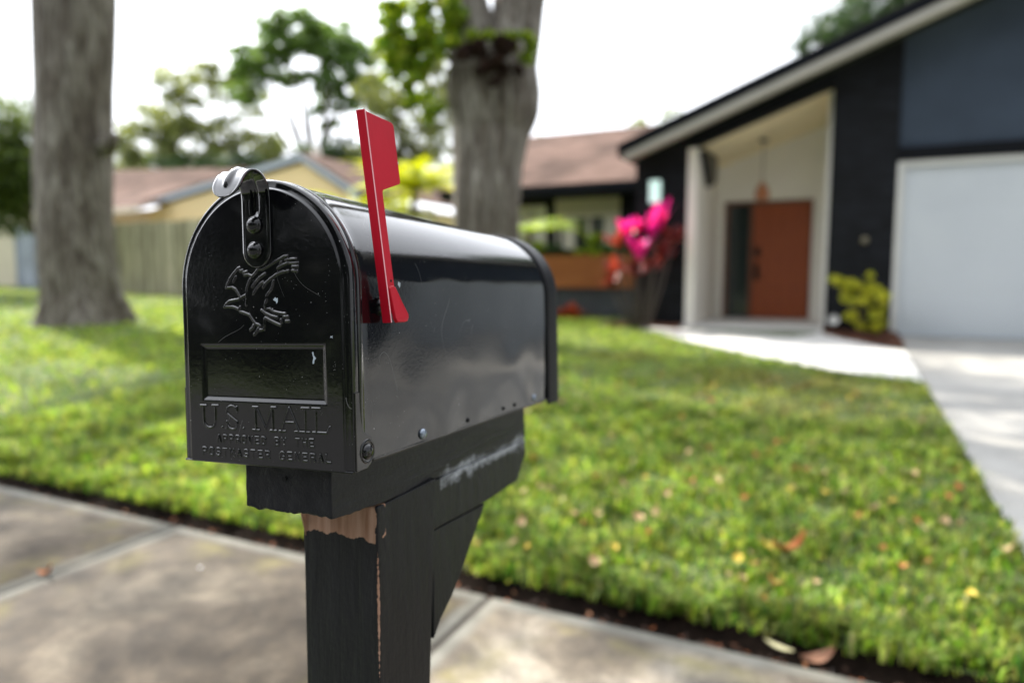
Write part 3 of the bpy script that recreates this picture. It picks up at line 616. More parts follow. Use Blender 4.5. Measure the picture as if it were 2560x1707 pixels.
chip(flag, [(.0560, .2475), (.0566, .2470), (.0568, .2450), (.0560, .2455), (.0556, .2463)], 'x', fx + .0006)
# bulging foot
ft = [(.0372, .1435), (.0400, .1452), (.0440, .1454), (.0468, .1444), (.0545, .1325), (.0634, .1215), (.0634, .1185), (.0618, .1158), (.0590, .1150), (.0455, .1148), (.0425, .1180)]
V = [(fx + .0007, y, z) for y, z in ft]; c = np.mean(np.array(ft), 0)
V += [(fx + .0038 - .0022 * max(0, (z - .125) / .02), c[0] + (y - c[0]) * .93, c[1] + (z - c[1]) * .95) for y, z in ft]
k = len(ft); mb = MB().add(V, [(i, (i + 1) % k, (i + 1) % k + k, i + k) for i in range(k)] + [tuple(range(k, 2 * k)), tuple(range(k))[::-1]]); mb.V = bx(mb.V).tolist(); mb.build('flag_foot', M['red'], flag, bevel=.0008)
mb = MB().lathe((fx + .0006, .0414, .1490), [(.0011, 0), (.0011, .0003), (.0001, .0003)], (1, 0, 0), 12); mb.V = bx(mb.V).tolist(); mb.build('flag_hole', M['hole'], flag)
mb = MB().lathe((W2 - .0015, .047, .129), [(.0085, 0), (.0085, .0035), (.0062, .0050), (.0062, .0095)], (1, 0, 0), 20); mb.V = bx(mb.V).tolist(); mb.build('flag_pivot', M['enamel_clean'], body, True)

# --- timber: arm, post, lower block, knee brace
def timber(name, x0, x1, y0, y1, z0, z1, mat, parent, ny_=60, nx_=24, rag=None, tf=bx, chamf=.0018, label=None):
    """rough sawn timber: subdivided box, bottom edge optionally ragged"""
    V_ = []; F_ = []; xs_ = np.linspace(x0, x1, nx_); ys_ = np.linspace(y0, y1, ny_); nz = 8
    bm = bmesh.new(); bmesh.ops.create_grid
    bm.free()
    def pt(i, j, k_):
        x, y, z = xs_[i], ys_[j], z0 + (z1 - z0) * k_ / nz
        c_ = chamf
        if rag: z += rag(x, y) * (1 - k_ / nz)
        # soften arrises
        ex = min(x - x0, x1 - x); ey = min(y - y0, y1 - y)
        wob = .0005 * noise.noise((x * 60, y * 25, z * 60))
        return (x + wob, y + wob, z + wob)
    idx_ = {}
    def vid(i, j, k_):
        if (i, j, k_) not in idx_: idx_[(i, j, k_)] = len(V_); V_.append(pt(i, j, k_))
        return idx_[(i, j, k_)]
    for i in range(nx_ - 1):
        for j in range(ny_ - 1):
            for k_ in (0, nz): F_.append((vid(i, j, k_), vid(i + 1, j, k_), vid(i + 1, j + 1, k_), vid(i, j + 1, k_)))
    for k_ in range(nz):
        for i in range(nx_ - 1):
            for j in (0, ny_ - 1): F_.append((vid(i, j, k_), vid(i + 1, j, k_), vid(i + 1, j, k_ + 1), vid(i, j, k_ + 1)))
        for j in range(ny_ - 1):
            for i in (0, nx_ - 1): F_.append((vid(i, j, k_), vid(i, j + 1, k_), vid(i, j + 1, k_ + 1), vid(i, j, k_ + 1)))
    mb_ = MB(); mb_.V = tf(V_).tolist() if tf else V_; mb_.F = F_
    o_ = mb_.build(name, mat, parent, bevel=.0012)
    if label: tag(o_, label)
    return o_
def ragged(x, y):
    f_ = max(0, 1 - max(0, y - .012) / .075)
    n1 = noise.noise((x * 55, y * 40, 2)); n2 = noise.noise((x * 190, y * 150, 5))
    step = .0085 if x < .010 else .0055
    return f_ * (step + .0035 * n1 + .0022 * n2)
arm = timber('support_arm', -.032, .057, .012, .434, -.0475, .0052, M['wood_arm'], mail, 90, 40, ragged, label='horizontal black painted timber arm under the box')
mb = MB().lathe((.0105, .0117, -.0125), [(.0022, 0), (.0022, .0012), (.0001, .0012)], (0, -1, 0), 12); mb.V = bx(mb.V).tolist(); mb.build('nail_hole', M['hole'], arm)
bp = [(.1775, -.0485), (.4335, -.0485), (.4345, -.0700), (.4020, -.0990), (.3030, -.1020), (.1765, -.0985)]
mb = MB().prism(bp, -.032, .0574, 0); mb.V = bx(mb.V).tolist(); tag(mb.build('lower_block', M['wood_block'], mail, bevel=.0012), 'black timber block with a pale scraped streak')
br = [(.1752, -.0998), (.3035, -.1042), (.2655, -.1375), (.2380, -.1640), (.2150, -.1815), (.1885, -.1965), (.1735, -.2110)]
mb = MB().prism(br, -.031, .0566, 0); mb.V = bx(mb.V).tolist(); tag(mb.build('knee_brace', M['wood'], mail, bevel=.0012), 'triangular black timber brace behind the post')
def post():
    V_ = []; F_ = []; n_ = 60
    top = .9135
    for k_ in range(n_ + 1):
        z = -.3 + (top + .3) * k_ / n_
        cx0, cx1 = -.4530 + .008 * (top - z), -.3668 + .0085 * (top - z)
        y0, y1 = .4880 - .02 * (top - z), .5868 - .086 * min(top - z, .22) - .02 * max(0, top - z - .22)
        w_ = lambda s_: .0006 * noise.noise((s_, z * 14, 0))
        V_ += [(cx0 + w_(1), y0 + w_(2), z), (cx1 + w_(3), y0 + w_(4), z), (cx1 + w_(5), y1, z), (cx0, y1, z)]
    for k_ in range(n_):
        for j in range(4): F_.append((k_ * 4 + j, k_ * 4 + (j + 1) % 4, (k_ + 1) * 4 + (j + 1) % 4, (k_ + 1) * 4 + j))
    F_ += [(0, 1, 2, 3), tuple(n_ * 4 + j for j in range(4))]
    mb_ = MB(); mb_.V = V_; mb_.F = F_; return mb_.build('post', M['wood_post'], mail, bevel=.0015)
tag(post(), 'square black painted post with bare wood where paint peeled')
# splinters hanging at the peeled corner
mb = MB()
for a, b_, r_ in (((-.4540, .4845, .912), (-.4498, .4870, .874), .0018), ((-.4505, .4835, .912), (-.4470, .4865, .880), .0014)): mb.tube([a, ((a[0] + b_[0]) / 2 + .0015, a[1], (a[2] + b_[2]) / 2), b_], [r_, r_ * .9, .0003], 6)
mb.build('splinter', M['bare'], mail)
# ================================================================ THE HOUSE
def stonemat(name, base, var=.4, sc_=(1, 1, 1)):
    n = NT(name); br_ = n.n('TexBrick'); br_.inputs['Scale'].default_value = 1; br_.inputs['Mortar Size'].default_value = .008
    br_.inputs['Brick Width'].default_value = .28; br_.inputs['Row Height'].default_value = .07; br_.offset = .43
    sx_ = n.n('SeparateXYZ'); n.l(n.tc.outputs['Object'], sx_.inputs[0]); cb = n.n('CombineXYZ')
    n.l(n.math('ADD', sx_.outputs[0], sx_.outputs[1]), cb.inputs[0]); n.l(sx_.outputs[2], cb.inputs[1]); n.l(cb.outputs[0], br_.inputs['Vector'])
    br_.inputs['Color1'].default_value = (*[c * (1 - var) for c in base], 1); br_.inputs['Color2'].default_value = (*[c * (1 + var * 1.6) for c in base], 1)
    br_.inputs['Mortar'].default_value = (*[c * .4 for c in base], 1)
    n.set(col=n.mix(1, br_.outputs['Color'], n.ramp(n.noise(6, 4), [(.3, .7), (.7, 1.4)]), 'MULTIPLY'), rough=.6, spec=.2)
    b = n.bump(br_.outputs['Fac'], -.7, .02); n.bump(n.noise(25, 4), .6, .02, b); return n.m
M['stone'] = stonemat('black_stacked_stone', (.0055, .0065, .009))
M['black'] = plain('black_wall_paint', (.0045, .0055, .008), .7, .2, 2, spec=.15)
M['fascia'] = plain('black_fascia', (.0045, .006, .011), .6, .2, 3, spec=.15)
M['slate'] = plain('slate_blue_stucco', (.050, .066, .092), .8, .1, 2, .2, 120, spec=.15)
M['lowwall'] = plain('slate_low_wall', (.062, .07, .088), .75, .15, 3, .2, 90)
M['cream'] = plain('cream_soffit', (.70, .65, .55), .75, .04, 2)
M['white'] = plain('white_paint', (.90, .87, .80), .6, .03, 2)
M['ceil'] = plain('cream_ceiling', (.90, .78, .50), .7, .04, 2)
n = NT('garage_white'); wv = n.n('SeparateXYZ'); n.l(n.tc.outputs['Object'], wv.inputs[0])
n.set(col=n.ramp(n.noise(.8, 3), [(.3, (.56, .60, .64)), (.7, (.62, .66, .69))]), rough=.5); M['garage'] = n.m
n = NT('orange_timber_door'); n.set(col=n.ramp(n.noise(4, 5, .6, (6, 6, .6)), [(.3, (.27, .055, .012)), (.7, (.38, .085, .018))]), rough=.5); M['door'] = n.m
n = NT('orange_planter_boards'); n.set(col=n.ramp(n.noise(3, 5, .6, (.6, 6, 6)), [(.3, (.30, .085, .022)), (.7, (.42, .14, .04))]), rough=.55); M['planter'] = n.m
M['frame'] = plain('brown_door_frame', (.16, .07, .04), .5, .2, 8)
M['glass'] = NT('dark_glass').set(col=(.03, .04, .04), rough=.08, spec=.6).m
M['metal'] = plain('dark_metal', (.012, .012, .012), .35, .1, 5, metal=.6)
n = NT('brown_shingles'); br_ = n.n('TexBrick'); n.l(n.co((1, 1, 1)), br_.inputs['Vector']); br_.inputs['Scale'].default_value = 1
br_.inputs['Brick Width'].default_value = .3; br_.inputs['Row Height'].default_value = .14; br_.inputs['Mortar Size'].default_value = .006
br_.inputs['Color1'].default_value = (.095, .062, .05, 1); br_.inputs['Color2'].default_value = (.135, .09, .075, 1); br_.inputs['Mortar'].default_value = (.1, .06, .05, 1)
n.set(col=n.mix(1, br_.outputs['Color'], n.ramp(n.noise(.9, 5), [(.35, .62), (.65, 1.25)]), 'MULTIPLY'), rough=1, spec=.1); n.bump(n.noise(30, 4), .4, .02); M['shingle'] = n.m
M['darkroof'] = plain('black_shingles', (.022, .022, .024), .9, .3, 5)
M['yellow'] = plain('pale_yellow_wall', (.70, .47, .20), .8, .06, 2)
M['peach'] = plain('peach_wall', (.66, .48, .33), .8, .06, 2)
M['greytrim'] = plain('blue_grey_fascia', (.46, .52, .60), .6, .05, 2)

HZ = .29; FY = 10.75
house = thing('house', (0, 12, HZ), 'black house with white garage door, orange front door and steep gable eave', 'house')
mb = MB()
def sz(x): return 2.83 + .385 * (x + 3.0)                       # underside of the gable eave
mb.prism([(-3.0, HZ - .1), (-2.2, HZ - .1), (-2.2, sz(-2.2) - .02), (-3.0, sz(-3.0))], FY, FY + .25, 1)
tag(mb.build('stone_pillar', M['stone'], house), 'narrow black stone pillar beside the porch')
mb = MB().prism([(-.235, HZ - .1), (.585, HZ - .1), (.585, 2.62), (.585, sz(.585)), (-.235, sz(-.235))], FY, FY + .3, 1)
tag(mb.build('stone_pillar', M['stone'], house), 'wide black stone pillar beside the garage')
opz = lambda x: 3.0 + .365 * (x + 2.2)
mb = MB().prism([(-2.2, opz(-2.2)), (-.235, opz(-.235)), (-.235, sz(-.235)), (-2.2, sz(-2.2))], FY - .003, FY + .25, 1)
mb.build('porch_header', M['black'], house)
# upper gable wall, garage surround
mb = MB().prism([(.585, 2.80), (9.4, 2.80), (9.4, sz(3.4) - .385 * 6.0 - .01), (3.4, sz(3.4)), (.585, sz(.585))], FY + .05, FY + .25, 1); mb.build('gable_panel', M['slate'], house)
mb = MB().box(.585, 5.75, FY - .02, FY + .25, 2.62, 2.80); mb.build('garage_header', M['black'], house)
mb = MB().box(5.62, 9.4, FY, FY + .3, HZ - .1, 2.80); mb.build('end_wall', M['slate'], house)
mb = MB().box(.5855, .66, FY - .005, FY + .2, HZ - .02, 2.62).box(5.54, 5.6195, FY - .005, FY + .2, HZ - .02, 2.62).box(.66, 5.54, FY - .005, FY + .2, 2.55, 2.62)
mb.build('garage_frame', plain('pale_frame', (.60, .60, .57), .6, .04, 3), house)
gd = None; mb = MB()
for k_ in range(4):
    z0 = HZ + .01 + k_ * .565; mb.box(.66, 5.54, FY + .06, FY + .11, z0, z0 + .5635)
    for q_ in range(5): mb.box(.66, 5.54, FY + .052, FY + .0595, z0 + .02 + q_ * .108, z0 + .02 + q_ * .108 + .088)
gd = mb.build('garage_door', M['garage'], house); tag(gd, 'white sectional garage door')
MB().box(.66, 5.54, FY + .04, FY + .12, HZ - .005, HZ + .0095).build('weather_strip', M['greytrim'], gd)
# porch: side walls, ceiling, back wall
PB = 12.9
k9 = .9214
def px_(x): return x * k9
def pz_(z): return 1.12 + (z - 1.12) * k9
HB = HZ + .06
ceilz = lambda x: pz_(3.15 + .333 * (x / k9 + 2.27))
MB().prism([(FY + .15, HZ), (PB, HZ), (PB, ceilz(-2.09)), (FY + .15, opz(-2.09) + .0)], -2.2, -2.09, 0).build('porch_side_wall', M['white'], house)
MB().prism([(FY + .3, HZ), (PB, HZ), (PB, ceilz(-.3)), (FY + .3, opz(-.3) + .0)], -.30, -.235, 0).build('porch_side_wall', M['white'], house)
MB().box(-2.2, -2.07, FY - .01, FY + .1499, HZ, opz(-2.2)).build('porch_trim', M['white'], house)
MB().add([(-2.2, FY + .25, opz(-2.2)), (-.235, FY + .25, opz(-.235)), (-.235, PB, ceilz(-.235)), (-2.2, PB, ceilz(-2.2))] + [(-2.2, FY + .25, opz(-2.2) + .05), (-.235, FY + .25, opz(-.235) + .05), (-.235, PB, ceilz(-.235) + .05), (-2.2, PB, ceilz(-2.2) + .05)],
         [(0, 1, 2, 3), (4, 7, 6, 5), (0, 4, 5, 1), (2, 6, 7, 3), (1, 5, 6, 2), (0, 3, 7, 4)]).build('porch_ceiling', M['ceil'], house)
MB().prism([(-2.2, HZ), (px_(-2.14), HZ), (px_(-2.14), pz_(2.5)), (px_(-.57), pz_(2.5)), (px_(-.57), HZ), (-.235, HZ), (-.235, ceilz(-.235) + .1), (-2.2, ceilz(-2.2) + .1)], PB, PB + .15, 1).build('porch_back_wall', M['white'], house)
def b9(m_, x0, x1, y0, y1, z0, z1): return m_.box(px_(x0), px_(x1), y0, y1, HB if z0 is None else pz_(z0), pz_(z1))
fr_ = MB(); b9(fr_, -2.14, -2.06, PB - .02, PB + .12, None, 2.50); b9(fr_, -.60, -.57, PB - .02, PB + .12, None, 2.50); b9(fr_, -2.06, -.60, PB - .02, PB + .12, 2.44, 2.50); b9(fr_, -1.67, -1.62, PB - .015, PB + .12, None, 2.44)
fr_ = fr_.build('door_frame', M['frame'], house, bevel=.005)
b9(MB(), -2.06, -1.67, PB + .04, PB + .07, None, 2.44).build('sidelight', M['glass'], house)
mb = b9(MB(), -1.62, -.60, PB + .03, PB + .08, None, 2.44)
for i in range(4):
    for k_ in range(8): b9(mb, -1.57 + i * .245, -1.57 + i * .245 + .215, PB + .018, PB + .0295, .40 + k_ * .255, .40 + k_ * .255 + .22)
fd = mb.build('front_door', M['door'], house, bevel=.006); tag(fd, 'orange brown panelled front door')
b9(MB(), -1.57, -1.47, PB - .02, PB + .017, 1.45, 1.62).build('keypad_lock', M['metal'], fd, bevel=.01)
b9(MB(), -1.57, -1.48, PB - .01, PB + .017, 1.0, 1.32).tube([(-1.405, PB - .012, 1.27), (-1.405, PB - .06, 1.24), (-1.405, PB - .06, 1.08), (-1.405, PB - .012, 1.05)], .012, 8).build('handle', M['metal'], fd)
MB().prism([(11.0, 3.0), (12.1, 3.06), (12.1, 2.66), (11.6, 2.52)], -2.0895, -1.99, 0).build('dark_wall_slab', M['metal'], house)  # dark metal slab of unclear identity on the porch side wall
# wall lamp on the black pillar: frosted glowing lantern in a dark cage
lamp = MB().box(-2.77, -2.57, FY - .05, FY - .001, 2.18, 2.56).box(-2.75, -2.59, FY - .17, FY - .05, 2.54, 2.56).box(-2.75, -2.59, FY - .17, FY - .05, 2.18, 2.20).build('wall_lamp', M['metal'], house)
n = NT('frosted_lamp_glass'); n.set(col=(.62, .80, .76), rough=.5); n.b.inputs['Emission Color'].default_value = (.62, .92, .84, 1); n.b.inputs['Emission Strength'].default_value = .38; M['lampglass'] = n.m
MB().box(-2.745, -2.595, FY - .165, FY - .051, 2.2005, 2.5395).build('lamp_glass', M['lampglass'], lamp)
MB().lathe((.23, FY - .06, 1.58), [(.05, 0), (.05, .03), (.045, .05), (.001, .055)], (0, -1, 0), 16).build('hose_bib_cover', plain('tarnished_brass', (.16, .14, .09), .5), house, True)
# roof: two slopes with a deep fascia along the rake and a cream soffit
RX0, PKX = -3.12, 3.4
def rz(x): return 3.0 + .385 * (x + 3.12) if x <= PKX else 3.0 + .385 * (PKX + 3.12) - .385 * (x - PKX)
XR = 9.9
mb = MB()
for (xa, xb) in ((RX0, PKX), (PKX, XR)):
    mb.add([(xa, 10.12, rz(xa) + .03), (xb, 10.12, rz(xb) + .03), (xb, 20, rz(xb) + .03), (xa, 20, rz(xa) + .03), (xa, 10.12, rz(xa)), (xb, 10.12, rz(xb)), (xb, 20, rz(xb)), (xa, 20, rz(xa))], [(0, 1, 2, 3), (4, 7, 6, 5), (0, 4, 5, 1), (2, 6, 7, 3), (1, 5, 6, 2), (0, 3, 7, 4)])
rf = mb.build('roof', M['darkroof'], house)
mb = MB()
for (xa, xb) in ((RX0, PKX), (PKX, XR)):
    mb.prism([(xa, rz(xa) - .125), (xb, rz(xb) - .125), (xb, rz(xb) - .002), (xa, rz(xa) - .002)], 10.15, 10.20, 1)
mb.box(RX0, RX0 + .03, 10.2005, 20, rz(RX0) - .14, rz(RX0) - .002)
mb.build('fascia', M['fascia'], rf)
mb = MB()
for (xa, xb) in ((RX0 + .09, PKX), (PKX, XR - .09)): mb.prism([(xa, rz(xa) - .235), (xb, rz(xb) - .235), (xb, rz(xb) - .126), (xa, rz(xa) - .126)], 10.17, 10.1995, 1)
mb.build('rake_board', plain('beige_rake_board', (.44, .42, .38), .7, .05, 3), rf)
mb = MB()
for (xa, xb) in ((RX0 + .03, PKX), (PKX, XR)):
    mb.add([(xa, 10.2005, rz(xa) - .12), (xb, 10.2005, rz(xb) - .12), (xb, FY + .1, rz(xb) - .12), (xa, FY + .1, rz(xa) - .12), (xa, 10.2005, rz(xa) - .10), (xb, 10.2005, rz(xb) - .10), (xb, FY + .1, rz(xb) - .10), (xa, FY + .1, rz(xa) - .10)], [(0, 1, 2, 3), (4, 7, 6, 5), (0, 4, 5, 1), (2, 6, 7, 3), (1, 5, 6, 2), (0, 3, 7, 4)])
mb.build('soffit', M['cream'], rf)
MB().box(9.3995, 9.6, FY, 20, HZ, 2.9).build('side_wall', M['black'], house); MB().box(-3.0, -2.85, FY + .25, 20, HZ, 2.8).build('side_wall', M['black'], house)
# low wing with brown shingles
WY = 13.2
mb = MB().box(-7.2, -3.9, WY, WY + .2, HZ - .2, 1.62).box(-7.2, -3.9, WY, WY + .2, 2.52, 2.78).box(-3.9, -3.001, WY - .3, WY + .2, HZ - .2, 2.78).box(-5.55, -5.35, WY, WY + .2, 1.62, 2.52).box(-7.2, -6.5, WY, WY + .2, 1.62, 2.52).box(-7.2, -7.0, WY + .2, 18, HZ - .2, 2.78)
wing = mb.build('wing_wall', M['black'], house)
MB().box(-5.35, -3.9005, WY - .012, WY + .1, 2.30, 2.62).build('window_header', M['cream'], house)
n = NT('window_reflecting'); n.set(col=n.ramp(n.noise(1.6, 3), [(.42, (.03, .035, .03)), (.6, (.16, .18, .17))]), rough=.05, spec=.8); M['winglass'] = n.m
win = MB().box(-5.35, -5.29, WY + .02, WY + .1, 1.62, 2.30).box(-3.96, -3.9005, WY + .02, WY + .1, 1.62, 2.30).box(-5.29, -3.96, WY + .02, WY + .1, 2.25, 2.30).box(-4.66, -4.60, WY + .02, WY + .1, 1.62, 2.25).build('window', M['white'], house)
MB().box(-5.289, -4.661, WY + .05, WY + .07, 1.62, 2.249).box(-4.599, -3.961, WY + .05, WY + .07, 1.62, 2.249).build('pane', M['winglass'], win)
MB().box(-5.2, -4.93, WY + .03, WY + .049, 1.63, 2.24).build('curtain', M['white'], win); MB().box(-4.32, -4.0, WY + .03, WY + .049, 1.63, 2.24).build('curtain', M['white'], win)
win = MB().box(-6.5, -6.44, WY + .02, WY + .1, 1.62, 2.52).box(-5.61, -5.551, WY + .02, WY + .1, 1.62, 2.52).box(-6.44, -5.61, WY + .02, WY + .1, 2.46, 2.519).box(-6.05, -6.0, WY + .02, WY + .1, 1.62, 2.459).build('window', M['white'], house)  # added window, stands in for white spots of unclear origin
MB().box(-6.439, -5.611, WY + .1005, WY + .12, 1.62, 2.459).build('curtain', plain('white_spot_fill', (.8, .82, .82), .6), win)  # white sheet stands in for the bright spots
wr = MB().add([(-7.6, 12.5, 2.80), (-3.0, 12.5, 2.80), (-3.0, 16.5, 4.62), (-7.35, 16.5, 4.62), (-7.6, 20.5, 2.80), (-3.0, 20.5, 2.80)] + [(-7.6, 12.5, 2.74), (-3.0, 12.5, 2.74), (-3.0, 20.5, 2.74), (-7.6, 20.5, 2.74)],
              [(0, 1, 2, 3), (3, 2, 5, 4), (0, 3, 4, 9, 6), (6, 7, 1, 0), (1, 7, 8, 5, 2), (4, 5, 8, 9), (6, 9, 8, 7)]).build('wing_roof', M['shingle'], house)
MB().box(-7.62, -3.0, 12.44, 12.499, 2.66, 2.82).build('gutter', M['fascia'], wr)
MB().box(-7.6, -3.05, 12.45, 13.2, 2.62, 2.655).build('wing_soffit', M['black'], wr)
# low wall with the orange planter, plants in it
lw = MB().box(-7.0, -3.35, 12.3, 12.42, .1, .86).build('low_wall', M['lowwall'], None, loc=(-5, 12.36, .28)); tag(lw, 'slate grey low garden wall under the orange planter', 'wall')
pl = MB()
for k_ in range(4): pl.box(-6.9, -3.4, 12.22, 12.25, .868 + k_ * .152, .868 + k_ * .152 + .148)
pl.box(-6.9, -3.4, 12.2505, 12.6, .868, .90).box(-6.9, -3.4, 12.57, 12.6, .9005, 1.47).box(-6.9, -6.87, 12.2505, 12.5695, .9005, 1.47).box(-3.43, -3.4, 12.2505, 12.5695, .9005, 1.47)
tag(pl.build('planter_box', M['planter'], None, loc=(-5, 12.4, .865)), 'long orange timber planter box on the slate low wall', 'planter')
# pendant lamp in the porch
pn = thing('pendant_lamp', (-1.26, 12.0, 3.15), 'small copper pendant lamp hanging on a thin cord in the porch', 'lamp')
MB().lathe((-1.26, 12.0, 3.24), [(.001, .03), (.07, .03), (.07, 0), (.001, 0)], (0, 0, 1), 20).build('canopy', M['metal'], pn, True)
MB().tube([(-1.26, 12.0, 3.24), (-1.26, 12.0, 2.56)], .006, 6).build('cord', M['metal'], pn)
MB().lathe((-1.26, 12.0, 2.32), [(.10, 0), (.115, .05), (.10, .15), (.05, .24), (.02, .28), (.001, .28)], (0, 0, 1), 24).build('lamp_shade', plain('copper', (.55, .23, .12), .35, .1, 8, metal=.6), pn, True)
# spotlight by the pillar
sp = thing('garden_spotlight', (-.12, 10.6, .3), 'small round silver garden spotlight in the mulch beside the yellow bush', 'spotlight')
MB().tube([(-.12, 10.6, .28), (-.12, 10.6, .42)], .012, 8).build('stake', M['metal'], sp)
MB().lathe((-.12, 10.62, .46), [(.001, -.02), (.04, -.02), (.065, .03), (.07, .1), (.06, .1), (.055, .085), (.001, .08)], (.1, -.9, .35), 24).build('lamp_head', plain('silver_metal', (.7, .7, .68), .3, .05, 9, metal=.3), sp, True)
# ================================================================ THE NEIGHBOUR'S HOUSE AND THE FENCES
M['yellow'] = plain('pale_yellow_wall', (.90, .70, .38), .8, .06, 2); M['peach'] = plain('peach_wall', (.82, .66, .48), .8, .06, 2)
nb = thing('neighbour_house', (-20, 20, .6), 'pale yellow house with brown shingle roof and blue grey gable trim behind the fence', 'house')
GY = 18.0
pk = (-16.38, 4.87); gl = (-24.4, 3.58); gr = (-14.0, 3.50)
MB().prism([(gl[0] + .4, .4), (gr[0] - .3, .4), (gr[0] - .3, gr[1] + .02), (pk[0], pk[1] - .1), (gl[0] + .4, gl[1] - .02)], GY + .1, GY + .3, 1).build('wall', M['yellow'], nb)
MB().box(-34, -24.0, GY + .3, GY + .499, .4, 3.6).build('wall', M['peach'], nb)
MB().box(-14.35, -14.3, GY + .7, 26, .4, 3.5).build('wall', M['yellow'], nb)
mb = MB()
for a, b_ in ((gl, pk), (pk, gr)):
    mb.prism([(a[0], a[1]), (b_[0], b_[1]), (b_[0], b_[1] + .22), (a[0], a[1] + .22)], GY - .03, GY + .0, 1)
rfn = MB()
def slab(mb_, a, b_, y0, y1, t=.04): mb_.add([(a[0], y0, a[1]), (b_[0], y0, b_[1]), (b_[0], y1, b_[1]), (a[0], y1, a[1]), (a[0], y0, a[1] + t), (b_[0], y0, b_[1] + t), (b_[0], y1, b_[1] + t), (a[0], y1, a[1] + t)], [(0, 1, 2, 3), (4, 7, 6, 5), (0, 4, 5, 1), (2, 6, 7, 3), (1, 5, 6, 2), (0, 3, 7, 4)])
slab(rfn, (gl[0] - .1, gl[1] + .2), (pk[0], pk[1] + .22), GY - .05, 28); slab(rfn, (pk[0], pk[1] + .22), (gr[0] + .1, gr[1] + .2), GY - .05, 28)
rfn.add([(-36, 17.2, 3.55), (-23.4, 17.2, 3.55), (-20.0, 21.5, 5.35), (-36, 21.5, 6.2), (-36, 17.2, 3.45), (-23.4, 17.2, 3.45)], [(0, 1, 2, 3), (4, 5, 1, 0)])
nr = rfn.build('roof', M['shingle'], nb); mb.build('gable_trim', M['greytrim'], nr)
MB().box(-36, -23.4, 17.12, 17.199, 3.36, 3.58).build('eave_fascia', M['cream'], nr)
MB().tube([(-18.3, 21, 4.6), (-18.3, 21, 5.9)], .16, 12).build('vent_pipe', M['white'], nr)
def fence(name, x0, x1, y, z1, bw, mat, label, zb=None):
    root = thing(name, ((x0 + x1) / 2, y, ground_z((x0 + x1) / 2, y)), label, 'fence'); mb_ = MB(); random.seed(int(abs(x0) * 10))
    x = x0
    while x < x1:
        zz = z1 + random.uniform(-.02, .02); g_ = ground_z(x, y); off_ = random.uniform(-.006, .006)
        mb_.prism([(x, g_ - .05), (x + bw - .012, g_ - .05), (x + bw - .012, zz - .04), (x + bw - .04, zz), (x + .03, zz), (x, zz - .04)], y + off_, y + .02 + off_, 1); x += bw
    mb_.build('boards', mat, root)
    for k_ in range(2): MB().box(x0, x1, y + .03, y + .07, z1 - 1.6 + k_ * 1.2, z1 - 1.5 + k_ * 1.2).build('rail', mat, root)
    k_ = x0
    while k_ <= x1 + .01: MB().box(k_ - .05, k_ + .05, y + .0705, y + .16, .2, z1).build('post', mat, root); k_ += 2.4
def fencemat(name, cols):
    n = NT(name); gi_ = n.n('NewGeometry'); c_ = n.ramp(gi_.outputs['Random Per Island'], [(i / (len(cols) - 1), c) for i, c in enumerate(cols)])
    n.set(col=n.mix(1, c_, n.ramp(n.noise(2.2, 5, .6, (4, 4, .7)), [(.3, .6), (.7, 1.3)]), 'MULTIPLY'), rough=.9); return n.m
M['fence'] = fencemat('weathered_fence', [(.15, .14, .09), (.44, .41, .28), (.28, .26, .17), (.58, .54, .39), (.36, .33, .23)])
M['fence2'] = fencemat('shade_blue_fence', [(.11, .14, .19), (.34, .38, .46), (.20, .23, .29), (.42, .46, .54)])  # blue grey is shade put into the boards' colour
fence('wooden_fence', -19.6, -8.0, 12.7, 2.52, .15, M['fence'], 'weathered olive brown board fence in front of the yellow gable')
fence('shaded_fence', -23.4, -19.75, 12.9, 2.58, .15, M['fence2'], 'board fence left of the big trunk, its shade coloured blue grey')
sh = thing('garden_shed', (-25.0, 13.2, .6), 'pale cream shed wall standing at the end of the blue grey fence', 'shed')
MB().box(-27.5, -23.5, 13.0, 16, .4, 3.7).build('wall', plain('cream_shed_wall', (.62, .56, .43), .8, .06, 3), sh)
MB().add([(-27.8, 12.8, 3.70), (-23.3, 12.8, 3.70), (-23.3, 14.5, 4.3), (-27.8, 14.5, 4.3), (-27.8, 16.2, 3.7), (-23.3, 16.2, 3.7)], [(0, 1, 2, 3), (3, 2, 5, 4), (0, 3, 4), (1, 5, 2)]).build('roof', M['shingle'], sh)

# ================================================================ TREES
bark = NT('grey_bark'); bn = bark.noise(3.0, 7, .66, (2.6, 2.6, .45), .8); bn2 = bark.noise(14, 6, .6, (2.4, 2.4, .35), .4)
bc = bark.ramp(bn, [(.32, (.06, .046, .036)), (.46, (.15, .125, .10)), (.56, (.26, .235, .20)), (.70, (.44, .41, .365))])
bark.set(col=bark.mix(1, bc, bark.ramp(bn2, [(.3, .6), (.7, 1.35)]), 'MULTIPLY'), rough=.9); b_ = bark.bump(bn2, .9, .05); bark.bump(bn, .8, .08, b_)
M['bark'] = bark.m

